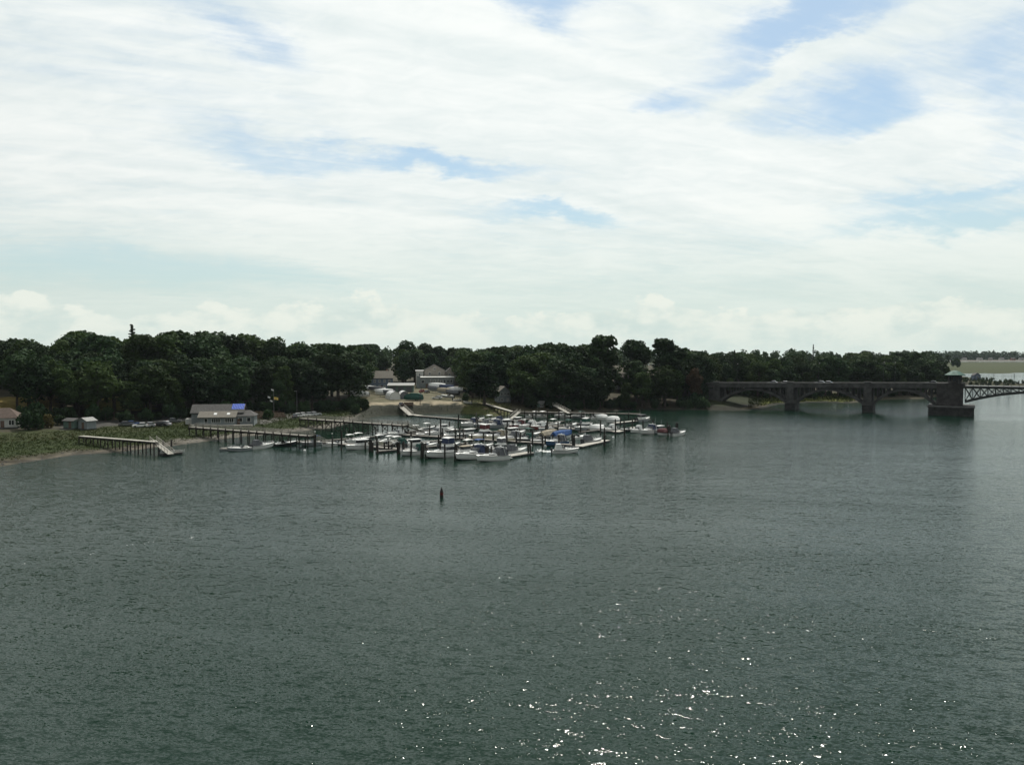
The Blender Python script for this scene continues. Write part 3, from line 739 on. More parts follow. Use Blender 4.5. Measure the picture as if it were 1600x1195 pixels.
# undergrowth along the edge of the woods
nb = 0
for px in np.concatenate([np.arange(-90, 1500, 11.0), np.arange(805, 1110, 8.0)]):
    px = px + random.uniform(-5, 5); Y = front_at(px) + (random.uniform(-9, -1) if px < 730 else random.uniform(-7, 6)); p = atY(px, Y); s_ = float(sdist(np.array([p.x]), np.array([p.y]))[0])
    if s_ < 1.0 or 568 < px < 728 or (px < 300 and random.random() < .35): continue
    lab = ('dark shrub in the undergrowth at the foot of the left wood', 'shrubs under the left wood') if px < 568 else \
          ('dark shrub overhanging the shore behind the marina', 'shrubs along the marina shore') if px < 1108 else \
          ('shrub on the bank under the trees behind the bridge', 'shrubs behind the bridge')
    q = random.uniform(1.4, 2.6)
    tree('shrub', p.x, p.y, gzs(p.x, p.y) - .1, 2.0 * q * random.uniform(.8, 1.3), q * 1.15, BUSH, lab[0], lab[1], 'shrub', 2.0, 1.5)
for i, (px, py, q, m_, lab) in enumerate([(40, 672, 2.4, None, 'dark bush beside the cottage at the left edge'), (56, 671, 2.0, None, 'second dark bush right of the cottage, in front of the grass'),
        (74, 668, 1.7, 'reed', 'straw-coloured bush behind the marsh grass left of the shed'), (95, 664, 1.5, None, 'low dark bush left of the two sheds'),
        (418, 655, 1.7, None, 'dark bush on the terraces right of the clubhouse'), (566, 641, 2.2, None, 'bush at the left end of the boatyard bank'),
        (556, 646, 1.8, None, 'small bush on the marsh edge below the boatyard bank'), (728, 628, 1.6, None, 'round bush on the grassy slope at the right of the boatyard')]):
    p = T(px, py); tree('shrub', p.x, p.y, p.z - .1, 2.2 * q, q * 1.2, BUSH, lab, None, 'shrub', 2.0, 1.5, m=m_)

st_ = MB(); rs = random.Random(21); X_ = RNG.uniform(-180, -20, 9000); Y_ = RNG.uniform(180, 300, 9000); s__ = sdist(X_, Y_); ok_ = (s__ > -.2) & (s__ < 4.5) & (pxof(X_, Y_) < 560)
for x, y, z in list(zip(X_[ok_], Y_[ok_], gz(X_[ok_], Y_[ok_], s__[ok_])))[:900]:
    r_ = rs.uniform(.08, .34) * (1 if rs.random() < .9 else 1.8); q = [rs.uniform(.7, 1.3) for _ in range(6)]
    st_.add([(x + r_ * q[0], y, z), (x, y + r_ * q[1], z), (x - r_ * q[2], y, z), (x, y - r_ * q[3], z), (x, y, z + r_ * .6 * q[4]), (x, y, z - r_ * .6)], [(0, 1, 4), (1, 2, 4), (2, 3, 4), (3, 0, 4), (1, 0, 5), (2, 1, 5), (3, 2, 5), (0, 3, 5)])
tag(st_.build('shore_stones', 'rock', fix=False), 'scattered dark stones and weed along the muddy left shore', 'stones', kind='stuff')
# far woods that read as one mass
def wood(name, label, spots, nq, size, m='leaf'):
    mb = MB(); rng = np.random.default_rng(len(spots))
    for x, y, z, r, h in spots:
        leaf_quads(mb, [(x + rng.uniform(-.4, .4) * r, y, z + h * f, r * k) for f, k in ((.45, .9), (.7, .8), (.25, .8), (.9, .5))], nq, rng, size, 1.15)
    return tag(mb.build(name, m, fix=False), label, 'wood', kind='stuff')
sp = []
for _ in range(520):
    Y = random.uniform(690, 1500); px = random.uniform(-60, 1500); p = atY(px, Y); h = min(random.uniform(14, 20), ztop(sky_at(px) + random.uniform(2, 9), Y) - 9)
    if h > 6: sp.append((p.x, Y, 8.0, h * .36, h))
wood('distant_wood', 'hazy distant woods filling the skyline behind the nearer trees', sp, 110, (.9, 1.9))
sp = []
for _ in range(330):
    Y = random.uniform(2080, 2260); px = random.uniform(1400, 1860); p = atY(px, Y); h = random.uniform(13, 22); sp.append((p.x, Y, 1.0, h * .4, h))
wood('far_shore_wood', 'blue-hazed line of trees on the far shore beyond the marsh', sp, 60, (1.6, 3.2))
sp = []
for _ in range(240):
    k = random.randrange(len(SP)); q = SP.mean(0) + (np.array([random.uniform(-1, 1), random.uniform(-1, 1)]) * (SP.max(0) - SP.min(0)) / 2)
    if sdist(q[:1], q[1:])[0] > 0 or sdist(q[:1], q[1:], SP)[0] > 1.5: sp.append((q[0], q[1], .5, random.uniform(.8, 1.7), random.uniform(1, 3.2)))
wood('spit_scrub', 'low dark scrub on the marsh spit beyond the draw span', sp, 40, (.3, .7))

# grasses
def tufts(name, label, n, test, m, hh=(.5, 1.1), box=(-260, 200, 160, 420)):
    mb = MB(); X = RNG.uniform(box[0], box[1], n * 8); Y = RNG.uniform(box[2], box[3], n * 8); s_ = sdist(X, Y); ok = test(X, Y, s_, pxof(X, Y))
    X, Y, s_ = X[ok][:n], Y[ok][:n], s_[ok][:n]; Z = gz(X, Y, s_)
    for x, y, z in zip(X, Y, Z):
        for k in range(3):
            a = random.uniform(0, 6.28); w = random.uniform(.05, .11); h = random.uniform(*hh); l = random.uniform(-.3, .3); o = len(mb.v)
            ox, oy = random.uniform(-.3, .3), random.uniform(-.3, .3)
            mb.v += [(x + ox - w * math.cos(a), y + oy - w * math.sin(a), z - .05), (x + ox + w * math.cos(a), y + oy + w * math.sin(a), z - .05), (x + ox + l, y + oy + l * .6, z + h)]
            mb.f.append((o, o + 1, o + 2))
    return tag(mb.build(name, m, fix=False), label, 'grass', kind='stuff')
tufts('marsh_grass', 'green marsh grass along the left shore', 34000, lambda X, Y, s, p: (p > -80) & (p < 560) & (s > 4.0) & (s < 42), 'grass', (.18, .42))
tufts('dry_reeds', 'straw-brown reeds behind the marsh grass at the left', 3500, lambda X, Y, s, p: (p > -80) & (p < 150) & (s > 24) & (s < 36), 'reed', (.4, .9))
tufts('bank_grass', 'rough grass on the slopes around the boatyard bank', 6000, lambda X, Y, s, p: (p > 545) & (p < 800) & (s > 2.5) & (s < np.where(p > 722, 34, 9)) & ((p > 722) | (p < 572)), 'grass', (.3, .6))
tufts('bank_weeds', 'dark weeds covering the steep boatyard bank', 5000, lambda X, Y, s, p: (p > 566) & (p < 726) & (s > .6) & (s < 4.5), 'needle', (.3, .8))
tufts('far_bank_grass', 'bright grass on the bank seen through the bridge arches', 2500, lambda X, Y, s, p: (p > 1170) & (p < 1350) & (s > 3) & (s < 24), 'grass', (.5, 1.0), (80, 200, 360, 470))

# ================================================================== BUILDINGS
def window(x, y, z, w, h, face, parent, m='trim', pane='glass_dark', lites=1):
    """a window standing on a wall plane: frame proud of the wall, panes set in it; face 'y-' or 'x-' / 'x+' """
    fr = MB(); pa = MB(); d = .06
    def bx(mb, u0, u1, z0, z1, o0, o1):
        if face == 'y-': mb.b(x + u0, x + u1, y - o1, y - o0, z + z0, z + z1)
        elif face == 'x-': mb.b(x - o1, x - o0, y + u0, y + u1, z + z0, z + z1)
        else: mb.b(x + o0, x + o1, y + u0, y + u1, z + z0, z + z1)
    bx(fr, -w / 2 - .1, w / 2 + .1, h, h + .1, .003, d); bx(fr, -w / 2 - .14, w / 2 + .14, -.1, 0, .003, d + .05)
    for k in range(lites + 1):
        u = -w / 2 + w * k / lites; bx(fr, u - .05, u + .05, .001, h - .001, .003, d)
    wn = fr.build('window', m, parent); bx(pa, -w / 2, w / 2, .01, h - .01, .004, .03); pa.build('pane', pane, wn); return wn
def house(px, py, rz, w, d, h, rise, wall, roof, label, name='house', over=.35, front=(), side=(), ridge='x', chimney=None, door=None, cat='house', at=None, hip=0.0, base=.5):
    """a gabled (or hipped) house; local x along the front, y to the back; ridge 'x' runs along the front, 'y' shows its gable"""
    p = T(px, py) if at is None else at
    o = thing(name, p, R(rz), label, cat)
    W = MB(); x0, x1 = -w / 2, w / 2
    if ridge == 'x':
        prof = [(0, -1.0), (d, -1.0), (d, h), (d / 2, h + rise * (1 if not hip else 0)), (0, h)]
        W.loft([[(x, a, z) for a, z in prof] for x in (x0, x1)])
    else:
        prof = [(x0, -1.0), (x1, -1.0), (x1, h), (0, h + rise * (1 if not hip else 0)), (x0, h)]
        W.loft([[(a, y, z) for a, z in prof] for y in (0, d)])
    wl = W.build('wall', wall, o)
    F = MB(); th = .16
    if ridge == 'x':
        k = rise / (d / 2); e = over
        if hip:
            F.add([(x0 - e, -e, h - .04), (x1 + e, -e, h - .04), (x1 + e, d + e, h - .04), (x0 - e, d + e, h - .04), (x0 + hip, d / 2, h + rise), (x1 - hip, d / 2, h + rise)],
                  [(0, 1, 5, 4), (1, 2, 5), (2, 3, 4, 5), (3, 0, 4), (0, 3, 2, 1)])
        else:
            F.loft([[(x, -e, h - k * e + .02), (x, d / 2, h + rise + .02), (x, d + e, h - k * e + .02), (x, d + e, h - k * e + .02 + th), (x, d / 2, h + rise + th + .03), (x, -e, h - k * e + .02 + th)] for x in (x0 - e, x1 + e)])
    else:
        k = rise / (w / 2); e = over
        F.loft([[(x0 - e, y, h - k * e + .02), (0, y, h + rise + .02), (x1 + e, y, h - k * e + .02), (x1 + e, y, h - k * e + .02 + th), (0, y, h + rise + th + .03), (x0 - e, y, h - k * e + .02 + th)] for y in (-e, d + e)])
    rf = F.build('roof', roof, o)
    if chimney:
        cx_, cy_, ch = chimney; MB().b(cx_ - .35, cx_ + .35, cy_ - .35, cy_ + .35, h, h + rise + ch).build('chimney', 'brick', rf)
    for (wx_, wz, ww, wh, *li) in front: window(wx_, 0, wz, ww, wh, 'y-', o, lites=li[0] if li else 2)
    for (wy_, wz, ww, wh) in side: window(x1, wy_, wz, ww, wh, 'x+', o, lites=1); window(x0, wy_, wz, ww, wh, 'x-', o, lites=1)
    if door:
        dr = MB().b(door - .5, door + .5, -.05, -.003, 0.02, 2.1).build('door', 'side_brown', o)
        MB().b(door + .3, door + .38, -.11, -.052, 1.0, 1.08).build('door_handle', 'chrome', dr)
        MB().b(door - .8, door + .8, -1.0, -.06, -.8, 0.0).build('step', 'concrete', o)
    MB().b(x0 - .06, x1 + .06, -.06, d + .06, -1.2, .25).build('foundation', 'concrete', o)
    return o
# clubhouse on the marsh edge
p = T(345, 664.5); CH = thing('clubhouse', (p.x, p.y, p.z), R(9), 'grey marina clubhouse with skylights and a blue tarp on its roof', 'building')
m = MB(); m.loft([[(x, 1.5, -1), (x, 10, -1), (x, 10, 3.4), (x, 5.2, 7.0), (x, 3.2, 5.5), (x, 1.5, 4.4)] for x in (-9.2, 6.0)]); m.build('wall', 'side_gray', CH)
m = MB(); m.loft([[(x, 1.1, 4.2), (x, 5.2, 7.05), (x, 10.4, 3.15), (x, 10.4, 3.35), (x, 5.2, 7.28), (x, 1.1, 4.42)] for x in (-9.6, 4.2)]); rf = m.build('roof', 'shingle', CH)
m = MB(); m.loft([[(x, 1.1, 4.2), (x, 5.2, 7.05), (x, 10.4, 3.15), (x, 10.4, 3.35), (x, 5.2, 7.28), (x, 1.1, 4.42)] for x in (4.203, 7.0)]); m.build('roof', 'shingle', CH)
m = MB()
for k in range(8):
    for j in range(4):
        x0 = 2.9 + k * .48; u = j / 4; z = lambda u_, x_: 7.30 - 2.86 * u_ * .62 + .05 + .05 * math.sin(x_ * 5 + u_ * 9); y_ = lambda u_: 5.25 - 4.1 * u_ * .62
        m.add([(x0, y_(u), z(u, x0)), (x0 + .48, y_(u), z(u, x0 + .48)), (x0 + .48, y_(u + .25), z(u + .25, x0 + .48)), (x0, y_(u + .25), z(u + .25, x0))], [(0, 1, 2, 3)])
m.build('tarp', 'tarp', CH, fix=False)
m = MB(); m.loft([[(x, -1.6, -1), (x, 1.48, -1), (x, 1.48, 4.1), (x, -1.6, 3.0)] for x in (-6.3, 4.6)]); ex = m.build('front_wing', 'side_gray', CH)
m = MB(); m.loft([[(x, -2.1, 2.86), (x, 2.2, 4.95), (x, 2.2, 5.12), (x, -2.1, 3.04)] for x in (-6.8, 5.0)]); r2 = m.build('wing_roof', 'shingle_tan', CH)
for x in (-1.6, 2.4):
    MB().loft([[(a, -.6, 3.78), (a, .6, 4.36), (a, .6, 4.46), (a, -.6, 3.88)] for a in (x - .45, x + .45)]).build('skylight', 'lamp_clear', r2)
for x, w_, l_ in ((-4.2, 1.0, 1), (-1.2, 2.6, 4), (2.9, 2.6, 4)): window(x, -1.6, 1.2, w_, 1.3, 'y-', CH, lites=l_)
m = MB(); m.b(4.61, 10.2, .2, 7.5, -1, 3.3); m.build('side_wing', 'side_gray', CH)
MB().add([(4.3, -.2, 3.25), (10.6, -.2, 3.25), (10.6, 7.9, 3.25), (4.3, 7.9, 3.25), (5.6, 3.8, 5.1), (8.6, 3.8, 5.1)], [(0, 1, 5, 4), (1, 2, 5), (2, 3, 4, 5), (3, 0, 4), (0, 3, 2, 1)]).build('side_roof', 'shingle', CH)
for x in (6.0, 8.6): window(x, .2, 1.2, 1.2, 1.4, 'y-', CH, lites=1)
window(-9.2, 4.6, 1.2, 1.1, 1.4, 'x-', CH); window(-9.2, 4.8, 4.2, .9, 1.1, 'x-', CH)
MB().b(-8.9, 10.0, -3.4, -1.62, -.9, .32).build('porch_deck', 'pale_wood', CH)
dr = MB().b(5.0, 5.9, .13, .197, .1, 2.2).build('door', 'side_brown', CH)
MB().b(-11.3, -9.25, 2.6, 5.2, -1, 2.2).build('shed_annex', 'side_white', CH); CH.scale = (1, 1, .88)
# terraces beside it
pa, pb = T(392, 657), T(452, 650)
for k in range(4):
    q = T(392 + 3 * k, 656 - 4.6 * k); r_ = T(446 - 2 * k, 652 - 3.4 * k)
    W = thing('retaining_wall', q, 0, ('lowest', 'second lowest', 'third lowest', 'top')[k] + ' brown timber terrace wall right of the clubhouse', 'wall', 'timber terraces')
    d_ = r_ - q
    for j in range(3):
        MB().beam((0, 0, .15 + j * .32), (d_.x, d_.y, d_.z + .15 + j * .32), .28, .30).build('timber_beam', 'timber', W)
    for j in range(7):
        v = d_ * ((j + .5) / 7); MB().b(v.x - .1, v.x + .1, v.y - .32, v.y - .145, v.z - .6, v.z + 1.1).build('timber_post', 'timber', W)
# sheds and houses
W1 = lambda n, z, w=.9, h=1.2, sp=2.2, li=2: [((k - (n - 1) / 2) * sp, z, w, h, li) for k in range(n)]
house(2, 669, 14, 8.5, 7, 2.9, 2.6, 'side_white', 'shingle_brown', 'small white cottage with brown hipped roof at the left edge', 'cottage', hip=3.0, front=[(-2.6, .9, 1.4, 1.3, 2), (2.6, .9, 1.4, 1.3, 2)], door=.3)
house(129, 671.5, -24, 3.5, 3.2, 2.5, .8, 'side_gray', 'shingle_pale', 'pale grey garden shed behind the left pier', 'shed', ridge='y', door=.2, cat='shed')
house(107, 670, -20, 3.8, 3.0, 2.3, .6, 'side_green', 'shingle', 'dull dark green shed left of the pale grey shed', 'shed', cat='shed', door=.6)
house(597, 609, 14, 11, 9, 6.0, 3.4, 'side_blue', 'shingle_tan', 'blue-grey two-storey house at the left back of the boatyard', front=W1(4, .9, .9, 1.4, 2.5) + W1(4, 3.8, .9, 1.3, 2.5), side=[(3, .9, .9, 1.3), (6, 3.8, .9, 1.3)], chimney=(3, 5.5, .8), door=-.2)
house(583, 607.5, 14, 5, 8, 7.0, 2.6, 'side_blue', 'shingle', 'narrow blue gabled house left of the blue-grey house', ridge='y', front=W1(2, 1.0, .8, 1.2, 1.8, 1) + W1(2, 4.2, .8, 1.2, 1.8, 1))
# main commercial block behind the yard
p = T(680, 606); B = thing('office_building', (p.x, p.y, p.z), R(6), 'grey flat-roofed building with a row of dark windows behind the boatyard', 'building')
MB().b(-9, 10, 0, 12, -1, 5.4).build('wall', 'side_gray', B); MB().b(-9.2, 10.2, -.2, 12.2, 5.402, 5.75).build('roof_edge', 'trim', B)
for k in range(7): window(-2.0 + k * 1.75, 0, 2.6, .95, 1.7, 'y-', B, lites=1)
window(-6.5, 0, 2.6, 1.6, 1.4, 'y-', B); MB().b(-5, -3.9, -.06, -.003, 0, 2.2).build('door', 'side_brown', B)
MB().b(-9.6, -7.8, -.3, 1.5, -1, 6.4).build('stair_tower', 'side_gray', B)
house(0, 0, 6, 11, 9, 9.0, 3.0, 'side_tan', 'shingle', 'tall tan gabled house rising behind the flat-roofed building', ridge='y', front=[(-2.6, 6.4, 1.0, 1.5), (2.6, 6.4, 1.0, 1.5), (0, 9.2, .8, 1.0)], at=Vector((p.x - 1.5, p.y + 13, p.z)))
house(0, 0, 6, 8, 9, 8.0, 3.2, 'side_tan', 'shingle', 'second tan gabled house right of the tall one behind the flat-roofed building', ridge='y', front=[(-1.8, 5.8, .9, 1.4), (1.8, 5.8, .9, 1.4)], at=Vector((p.x + 8.2, p.y + 15, p.z)), chimney=(2, 4, 1.4))
house(0, 0, 6, 4, 5, 8.5, .5, 'side_white', 'shingle_pale', 'small pale block at the left corner of the tall tan house', 'house', at=Vector((p.x - 9.6, p.y + 13, p.z)), front=[(0, 6, .8, 1.1, 1)])
p = T(626, 612.5); B = thing('boat_shed', (p.x, p.y, p.z), R(4), 'long low dark boat shed with a pale roof edge in the boatyard', 'shed')
MB().b(-6.2, 6.2, 0, 8, -1, 3.0).build('wall', 'side_green', B); MB().loft([[(x, -.5, 3.0), (x, 8.5, 3.9), (x, 8.5, 4.15), (x, -.5, 3.25)] for x in (-6.6, 6.6)]).build('roof', 'shingle_pale', B)
for k in range(3): MB().b(-5.2 + k * 3.8, -2.2 + k * 3.8, -.06, -.003, 0, 2.6).build('bay_door', 'canvas_gray', B)
house(789, 629.5, 16, 5.0, 7.5, 4.6, 2.1, 'side_gray', 'shingle_tan', 'small grey gabled house with three windows at the shore', ridge='y', front=W1(3, 3.2, .8, 1.0, 1.35, 1) + [(-1.3, .7, .9, 1.1), (1.3, .7, .9, 1.1)], side=[(2, 1, .9, 1.1), (5, 3, .9, 1.1)])
house(790, 597, 10, 7.0, 9, 6.2, 3.0, 'side_blue', 'shingle', 'blue-grey gabled house half hidden between trees above the shore house', ridge='y', front=W1(2, 1, .9, 1.3, 2.4) + W1(2, 4, .9, 1.3, 2.4), at=atY(790, 410, 7.5))
house(851, 640, 5, 6.0, 5, 2.3, .9, 'side_green', 'shingle_pale', 'small green dock house with a pale hipped roof on the shore', 'dock_house', hip=1.2, front=W1(2, .9, 1.1, 1.1, 2.6), door=.1, at=atY(851, 349, 1.2))
house(976, 606, 8, 6.2, 7, 5.4, 2.2, 'side_gray', 'shingle_tan', 'grey two-storey house among the trees behind the marina', front=W1(3, 1.0, .8, 1.2, 1.8) + W1(3, 3.7, .8, 1.1, 1.8), hip=1.2, at=atY(976, 378, 7.5))
house(1062, 590, 4, 12, 7, 4.2, 1.2, 'side_white', 'shingle_pale', 'pale-roofed long house above the bright green tree', front=W1(5, 1, 1, 1.2, 2.2), at=atY(1062, 392, 10.5))
house(1086, 585, 4, 6, 6, 5.0, 2.0, 'side_white', 'shingle_brown', 'white house gable above the reddish tree', ridge='y', front=W1(2, 2, .8, 1.1, 2), at=atY(1086, 405, 10.5))
house(914, 596, 0, 4, 4, 2.6, 1.2, 'side_white', 'shingle_pale', 'tiny white garden house on a sunlit lawn between dark trees', at=atY(921, 388, 8.2), front=[(-1, .8, .7, .9, 1)], door=.8, cat='shed')
house(1527, 594, -10, 5, 6, 4.4, 1.8, 'side_blue', 'shingle', 'small blue boathouse at the tip of the wooded point', 'boathouse', ridge='y', at=atY(1527, 690, .8), front=[(0, 2.6, 1, 1, 1)])
for i, (px, w_, wl) in enumerate([(1508, 9, 'side_white'), (1532, 12, 'side_white'), (1549, 8, 'side_tan'), (1566, 10, 'side_white'), (1584, 9, 'brick'), (1597, 10, 'side_white')]):
    house(0, 0, 0, w_, 8, 4.2, 2.2, wl, 'shingle', ('tiny red-brick house' if wl == 'brick' else 'tiny tan house' if wl == 'side_tan' else 'tiny white house') + ' on the far shore, ' + ORD[i] + ' from the wooded point', 'distant_house', front=[(0, 1, 1.4, 1.6)], at=atY(px, 2066, 1.8))
# ================================================================== POLES AND FLAGS
def flag(mb_fn, parent, x, z, w, h, m, name='flag'):
    n = 8; v = []; f = []
    for k in range(n + 1):
        u = k / n; dy_ = .14 * math.sin(u * 7); dz_ = -.25 * u * u
        v += [(x + w * u, dy_, z + dz_), (x + w * u, dy_, z + h + dz_)]
    for k in range(n): f.append((2 * k, 2 * k + 2, 2 * k + 3, 2 * k + 1))
    return MB().add(v, f).build(name, m, parent, fix=False)
p = T(750.5, 627); FP = thing('flagpole', p, 0, 'flagpole flying a striped red, white and blue flag at the boatyard', 'flagpole')
MB().cyl((0, 0, -.3), (0, 0, 6.4), .06, .04).build('pole', 'steel_pole', FP); MB().lathe([(.0, 6.4), (.09, 6.48), (.0, 6.58)], 8).build('finial', 'flag_yellow', FP)
for k in range(7): flag(None, FP, -1.75, 4.75 + k * .2, 1.7, .1998, 'flag_red' if k % 2 == 0 else 'flag_white', 'stripe')
MB().add([(-.78, -.17, 5.52), (-.05, -.05, 5.45), (-.05, -.05, 6.15), (-.78, -.17, 6.12)], [(0, 1, 2, 3)]).build('canton', 'flag_blue', FP, fix=False)
p = T(428, 648); SM = thing('signal_mast', p, 0, 'signal mast with yardarm and small flags right of the clubhouse', 'flagpole')
MB().cyl((0, 0, -.3), (0, 0, 9.4), .06, .04).build('pole', 'steel_pole', SM); MB().cyl((-2.2, 0, 7.2), (2.2, 0, 7.2), .035, .035, 6).build('yardarm', 'steel_dark', SM)
flag(None, SM, .1, 5.6, 1.5, .95, 'flag_yellow'); flag(None, SM, -2.2, 6.2, .9, .6, 'flag_white'); flag(None, SM, -1.4, 4.9, .9, .55, 'flag_white'); flag(None, SM, -.9, 8.9, .8, .6, 'flag_white')
for i, (px, pb, tp, lab) in enumerate([(464, 642, 611, 'tall grey pole with a lamp above the marina parking'), (476, 640, 590, 'bare dark utility pole at the edge of the left wood'),
        (656.5, 633, 613, 'dark post standing on the boatyard quay'), (658, 620, 604, 'short dark post behind the quay post'), (1105, 603, 566, 'thin utility pole above the left end of the bridge'), (1382, 600, 560, 'thin utility pole above the trees behind the bridge')]):
    p = T(px, pb) if px < 1000 else atY(px, 440 if px < 1200 else 470, 5); z1 = ztop(tp, p.y)
    o = thing('utility_pole', p, 0, lab, 'pole')
    MB().cyl((0, 0, -.4), (0, 0, z1 - p.z), .14, .09).build('pole', 'old_wood' if 'dark' in lab or 'utility' in lab else 'steel_pole', o)
    if 'lamp' in lab: MB().b(-1.0, .1, -.12, .12, z1 - p.z - .1, z1 - p.z + .08).build('lamp_head', 'cap_white', o)
    elif 'utility' in lab: MB().b(-.9, .9, -.06, .06, z1 - p.z - .7, z1 - p.z - .55).build('crossarm', 'old_wood', o)
    else: MB().cyl((0, 0, z1 - p.z - .3), (0, 0, z1 - p.z - .1), .18, .18).build('collar', 'steel_dark', o)

# ================================================================== PIERS, GANGWAYS, FLOATS
def local_frame(A, B): return math.atan2(B.y - A.y, B.x - A.x), math.hypot(B.x - A.x, B.y - A.y)
def fixed_pier(A, B, width, label, bent=3.2, rail=True, brace=False, deckm='deck_wood', panel=2.6, posts_up=0.0, name='pier'):
    rz, L = local_frame(A, B); o = thing(name, (A.x, A.y, 0), rz, label, 'pier')
    sl = (B.z - A.z) / L; zd = lambda x: A.z + sl * x; hw = width / 2
    n = max(1, round(L / panel))
    for k in range(n):
        x0, x1 = L * k / n + .03, L * (k + 1) / n - .03
        MB().beam((x0, 0, zd(x0)), (x1, 0, zd(x1)), width, .12).build('deck_panel', deckm, o)
    for s in (-1, 1): MB().beam((0, s * (hw - .25), zd(0) - .22), (L, s * (hw - .25), zd(L) - .22), .14, .30).build('stringer', 'old_wood', o)
    nb = max(2, round(L / bent)); c_, s_ = math.cos(rz), math.sin(rz)
    for k in range(nb + 1):
        x = .25 + (L - .5) * k / nb; zt = zd(x) - .37
        MB().b(x - .15, x + .15, -hw - .1, hw + .1, zt - .26, zt - .002).build('cap_beam', 'old_wood', o)
        for s in (-1, 1):
            y = s * (hw - .12); wx_, wy_ = A.x + c_ * x - s_ * y, A.y + s_ * x + c_ * y
            zb = min(gzs(wx_, wy_), 0) - .8 if gzs(wx_, wy_) < .2 else gzs(wx_, wy_) - .4
            lean = random.uniform(-.06, .06)
            if zt - .26 > zb + .3:
                MB().cyl((x + lean, y + lean, zb), (x, y, zt - .262), .17, .15, 7).build('pile', 'old_wood', o)
            if posts_up: MB().cyl((x, s * (hw + .14), zd(x) - .6), (x, s * (hw + .14), zd(x) + posts_up), .13, .12, 7).build('pile_head', 'old_wood', o)
        if brace and k:
            y0 = hw - .12; zl = max(.5, zt - 2.6)
            MB().beam((x - .2, -y0, zl), (x - .2, y0, zt - .3), .08, .2).build('brace', 'old_wood', o); MB().beam((x + .2, y0, zl), (x + .2, -y0, zt - .3), .08, .2).build('brace', 'old_wood', o)
    if rail:
        for s in (-1, 1):
            y = s * (hw - .06)
            for hgt in (1.05, .55): MB().beam((0, y, zd(0) + hgt), (L, y, zd(L) + hgt), .09, .10).build('handrail', 'pale_wood', o)
            for k in range(nb + 1):
                x = .25 + (L - .5) * k / nb; MB().b(x - .06, x + .06, y - .06, y + .06, zd(x) + .062, zd(x) + 1.1).build('rail_post', 'deck_wood', o)
    return o
def gangway(A, B, width, label, m='pale_wood'):
    rz, L = local_frame(A, B); o = thing('gangway', (A.x, A.y, 0), rz, label, 'gangway')
    MB().beam((0, 0, A.z), (L, 0, B.z), width, .14).build('walkway', m, o)
    for s in (-1, 1):
        y = s * (width / 2 + .03)
        MB().beam((0, y, A.z + 1.0), (L, y, B.z + 1.0), .08, .09).build('handrail', m, o); MB().beam((0, y, A.z + .5), (L, y, B.z + .5), .06, .06).build('handrail', m, o)
        for k in range(7):
            x = .1 + (L - .2) * k / 6; z = A.z + (B.z - A.z) * x / L; MB().b(x - .04, x + .04, y - .04, y + .04, z - .05, z + 1.0).build('rail_post', m, o)
    return o
FDIR = Vector((.73, .683, 0))
FINGER_ENDS = []
def dock(pa, pb, width, label, fingers=(), name='floating_dock', m='deck_wood'):
    A, B = G(*pa), G(*pb); rz, L = local_frame(A, B); o = thing(name, (A.x, A.y, 0), rz, label, 'dock')
    n = max(1, round(L / 5.0)); inv = Matrix.Rotation(-rz, 3, 'Z')
    for k in range(n):
        x0, x1 = L * k / n + .04, L * (k + 1) / n - .04; dz_ = random.uniform(-.02, .03)
        f = MB().b(x0, x1, -width / 2, width / 2, .38 + dz_, .52 + dz_).build('float_section', m, o); MB().b(x0 + .15, x1 - .15, -width / 2 + .1, width / 2 - .1, -.3, .378 + dz_).build('float_tub', 'tub', f)
    u = Vector((math.cos(rz), math.sin(rz), 0)); nrm = Vector((-u.y, u.x, 0))
    for fp in fingers:
        FINGER_ENDS.append(fp)
        E = G(*fp); t_ = -(E - A).dot(nrm) / FDIR.dot(nrm); F = E + FDIR * t_
        e, f_ = inv @ (E - A), inv @ (F - A); d_ = (f_ - e).normalized(); f_ = f_ - d_ * (width / 2 / max(.4, abs(d_.y)) + .05)
        fg = MB().beam((e.x, e.y, .43), (f_.x, f_.y, .43), .95, .13).build('finger', m, o); MB().beam((e.x, e.y, .05), (f_.x, f_.y, .05), .75, .6).build('float_tub', 'tub', fg)
    return o
Z3 = 3.0
fixed_pier(G(126, 681, Z3), G(245, 690.3, Z3), 1.5, 'narrow pale wooden pier on thin piles at the left shore', 3.0, rail=False, deckm='pale_wood', panel=1.5)
gangway(G(239, 688, Z3), G(267, 709.5, .6), 1.5, 'bright white gangway sloping down from the left pier')
dock((250, 711.5), (284, 709), 2.4, 'small float with dinghies at the foot of the left gangway')
fixed_pier(G(300, 667, Z3), G(487, 681, Z3), 2.4, 'long railed timber pier running out in front of the clubhouse', 3.3, posts_up=.35)
gangway(G(484, 680, Z3), G(512, 693, .6), 1.5, 'gangway sloping from the clubhouse pier to the floats')
fixed_pier(G(472, 653.5, Z3), G(634, 664.5, Z3), 2.6, 'railed timber pier on cross-braced piles in the middle of the marina', 4.3, brace=True, posts_up=.4)
gangway(G(630, 664, Z3), G(657, 673, .6), 1.8, 'gangway with double rails from the cross-braced pier to the floats')
p = T(627, 636); gangway(Vector((p.x, p.y, p.z + .1)), G(642, 648.8, .6), 2.0, 'broad gangway down the dark boatyard bank')
dock((638, 648.8), (657, 651.2), 2.6, 'pale float at the foot of the boatyard gangway', m='pale_wood')
p = T(757, 631.5); fixed_pier(Vector((p.x, p.y, p.z + .3)), G(801, 643, 2.2), 1.6, 'sloping boardwalk down the bank right of the flagpole', 4.0, rail=False, deckm='pale_wood')
fixed_pier(G(801.5, 643, 2.2), G(1002, 646.5, 2.0), 1.8, 'long low pier in shade along the shore behind the marina', 4.2, rail=False, posts_up=.9)
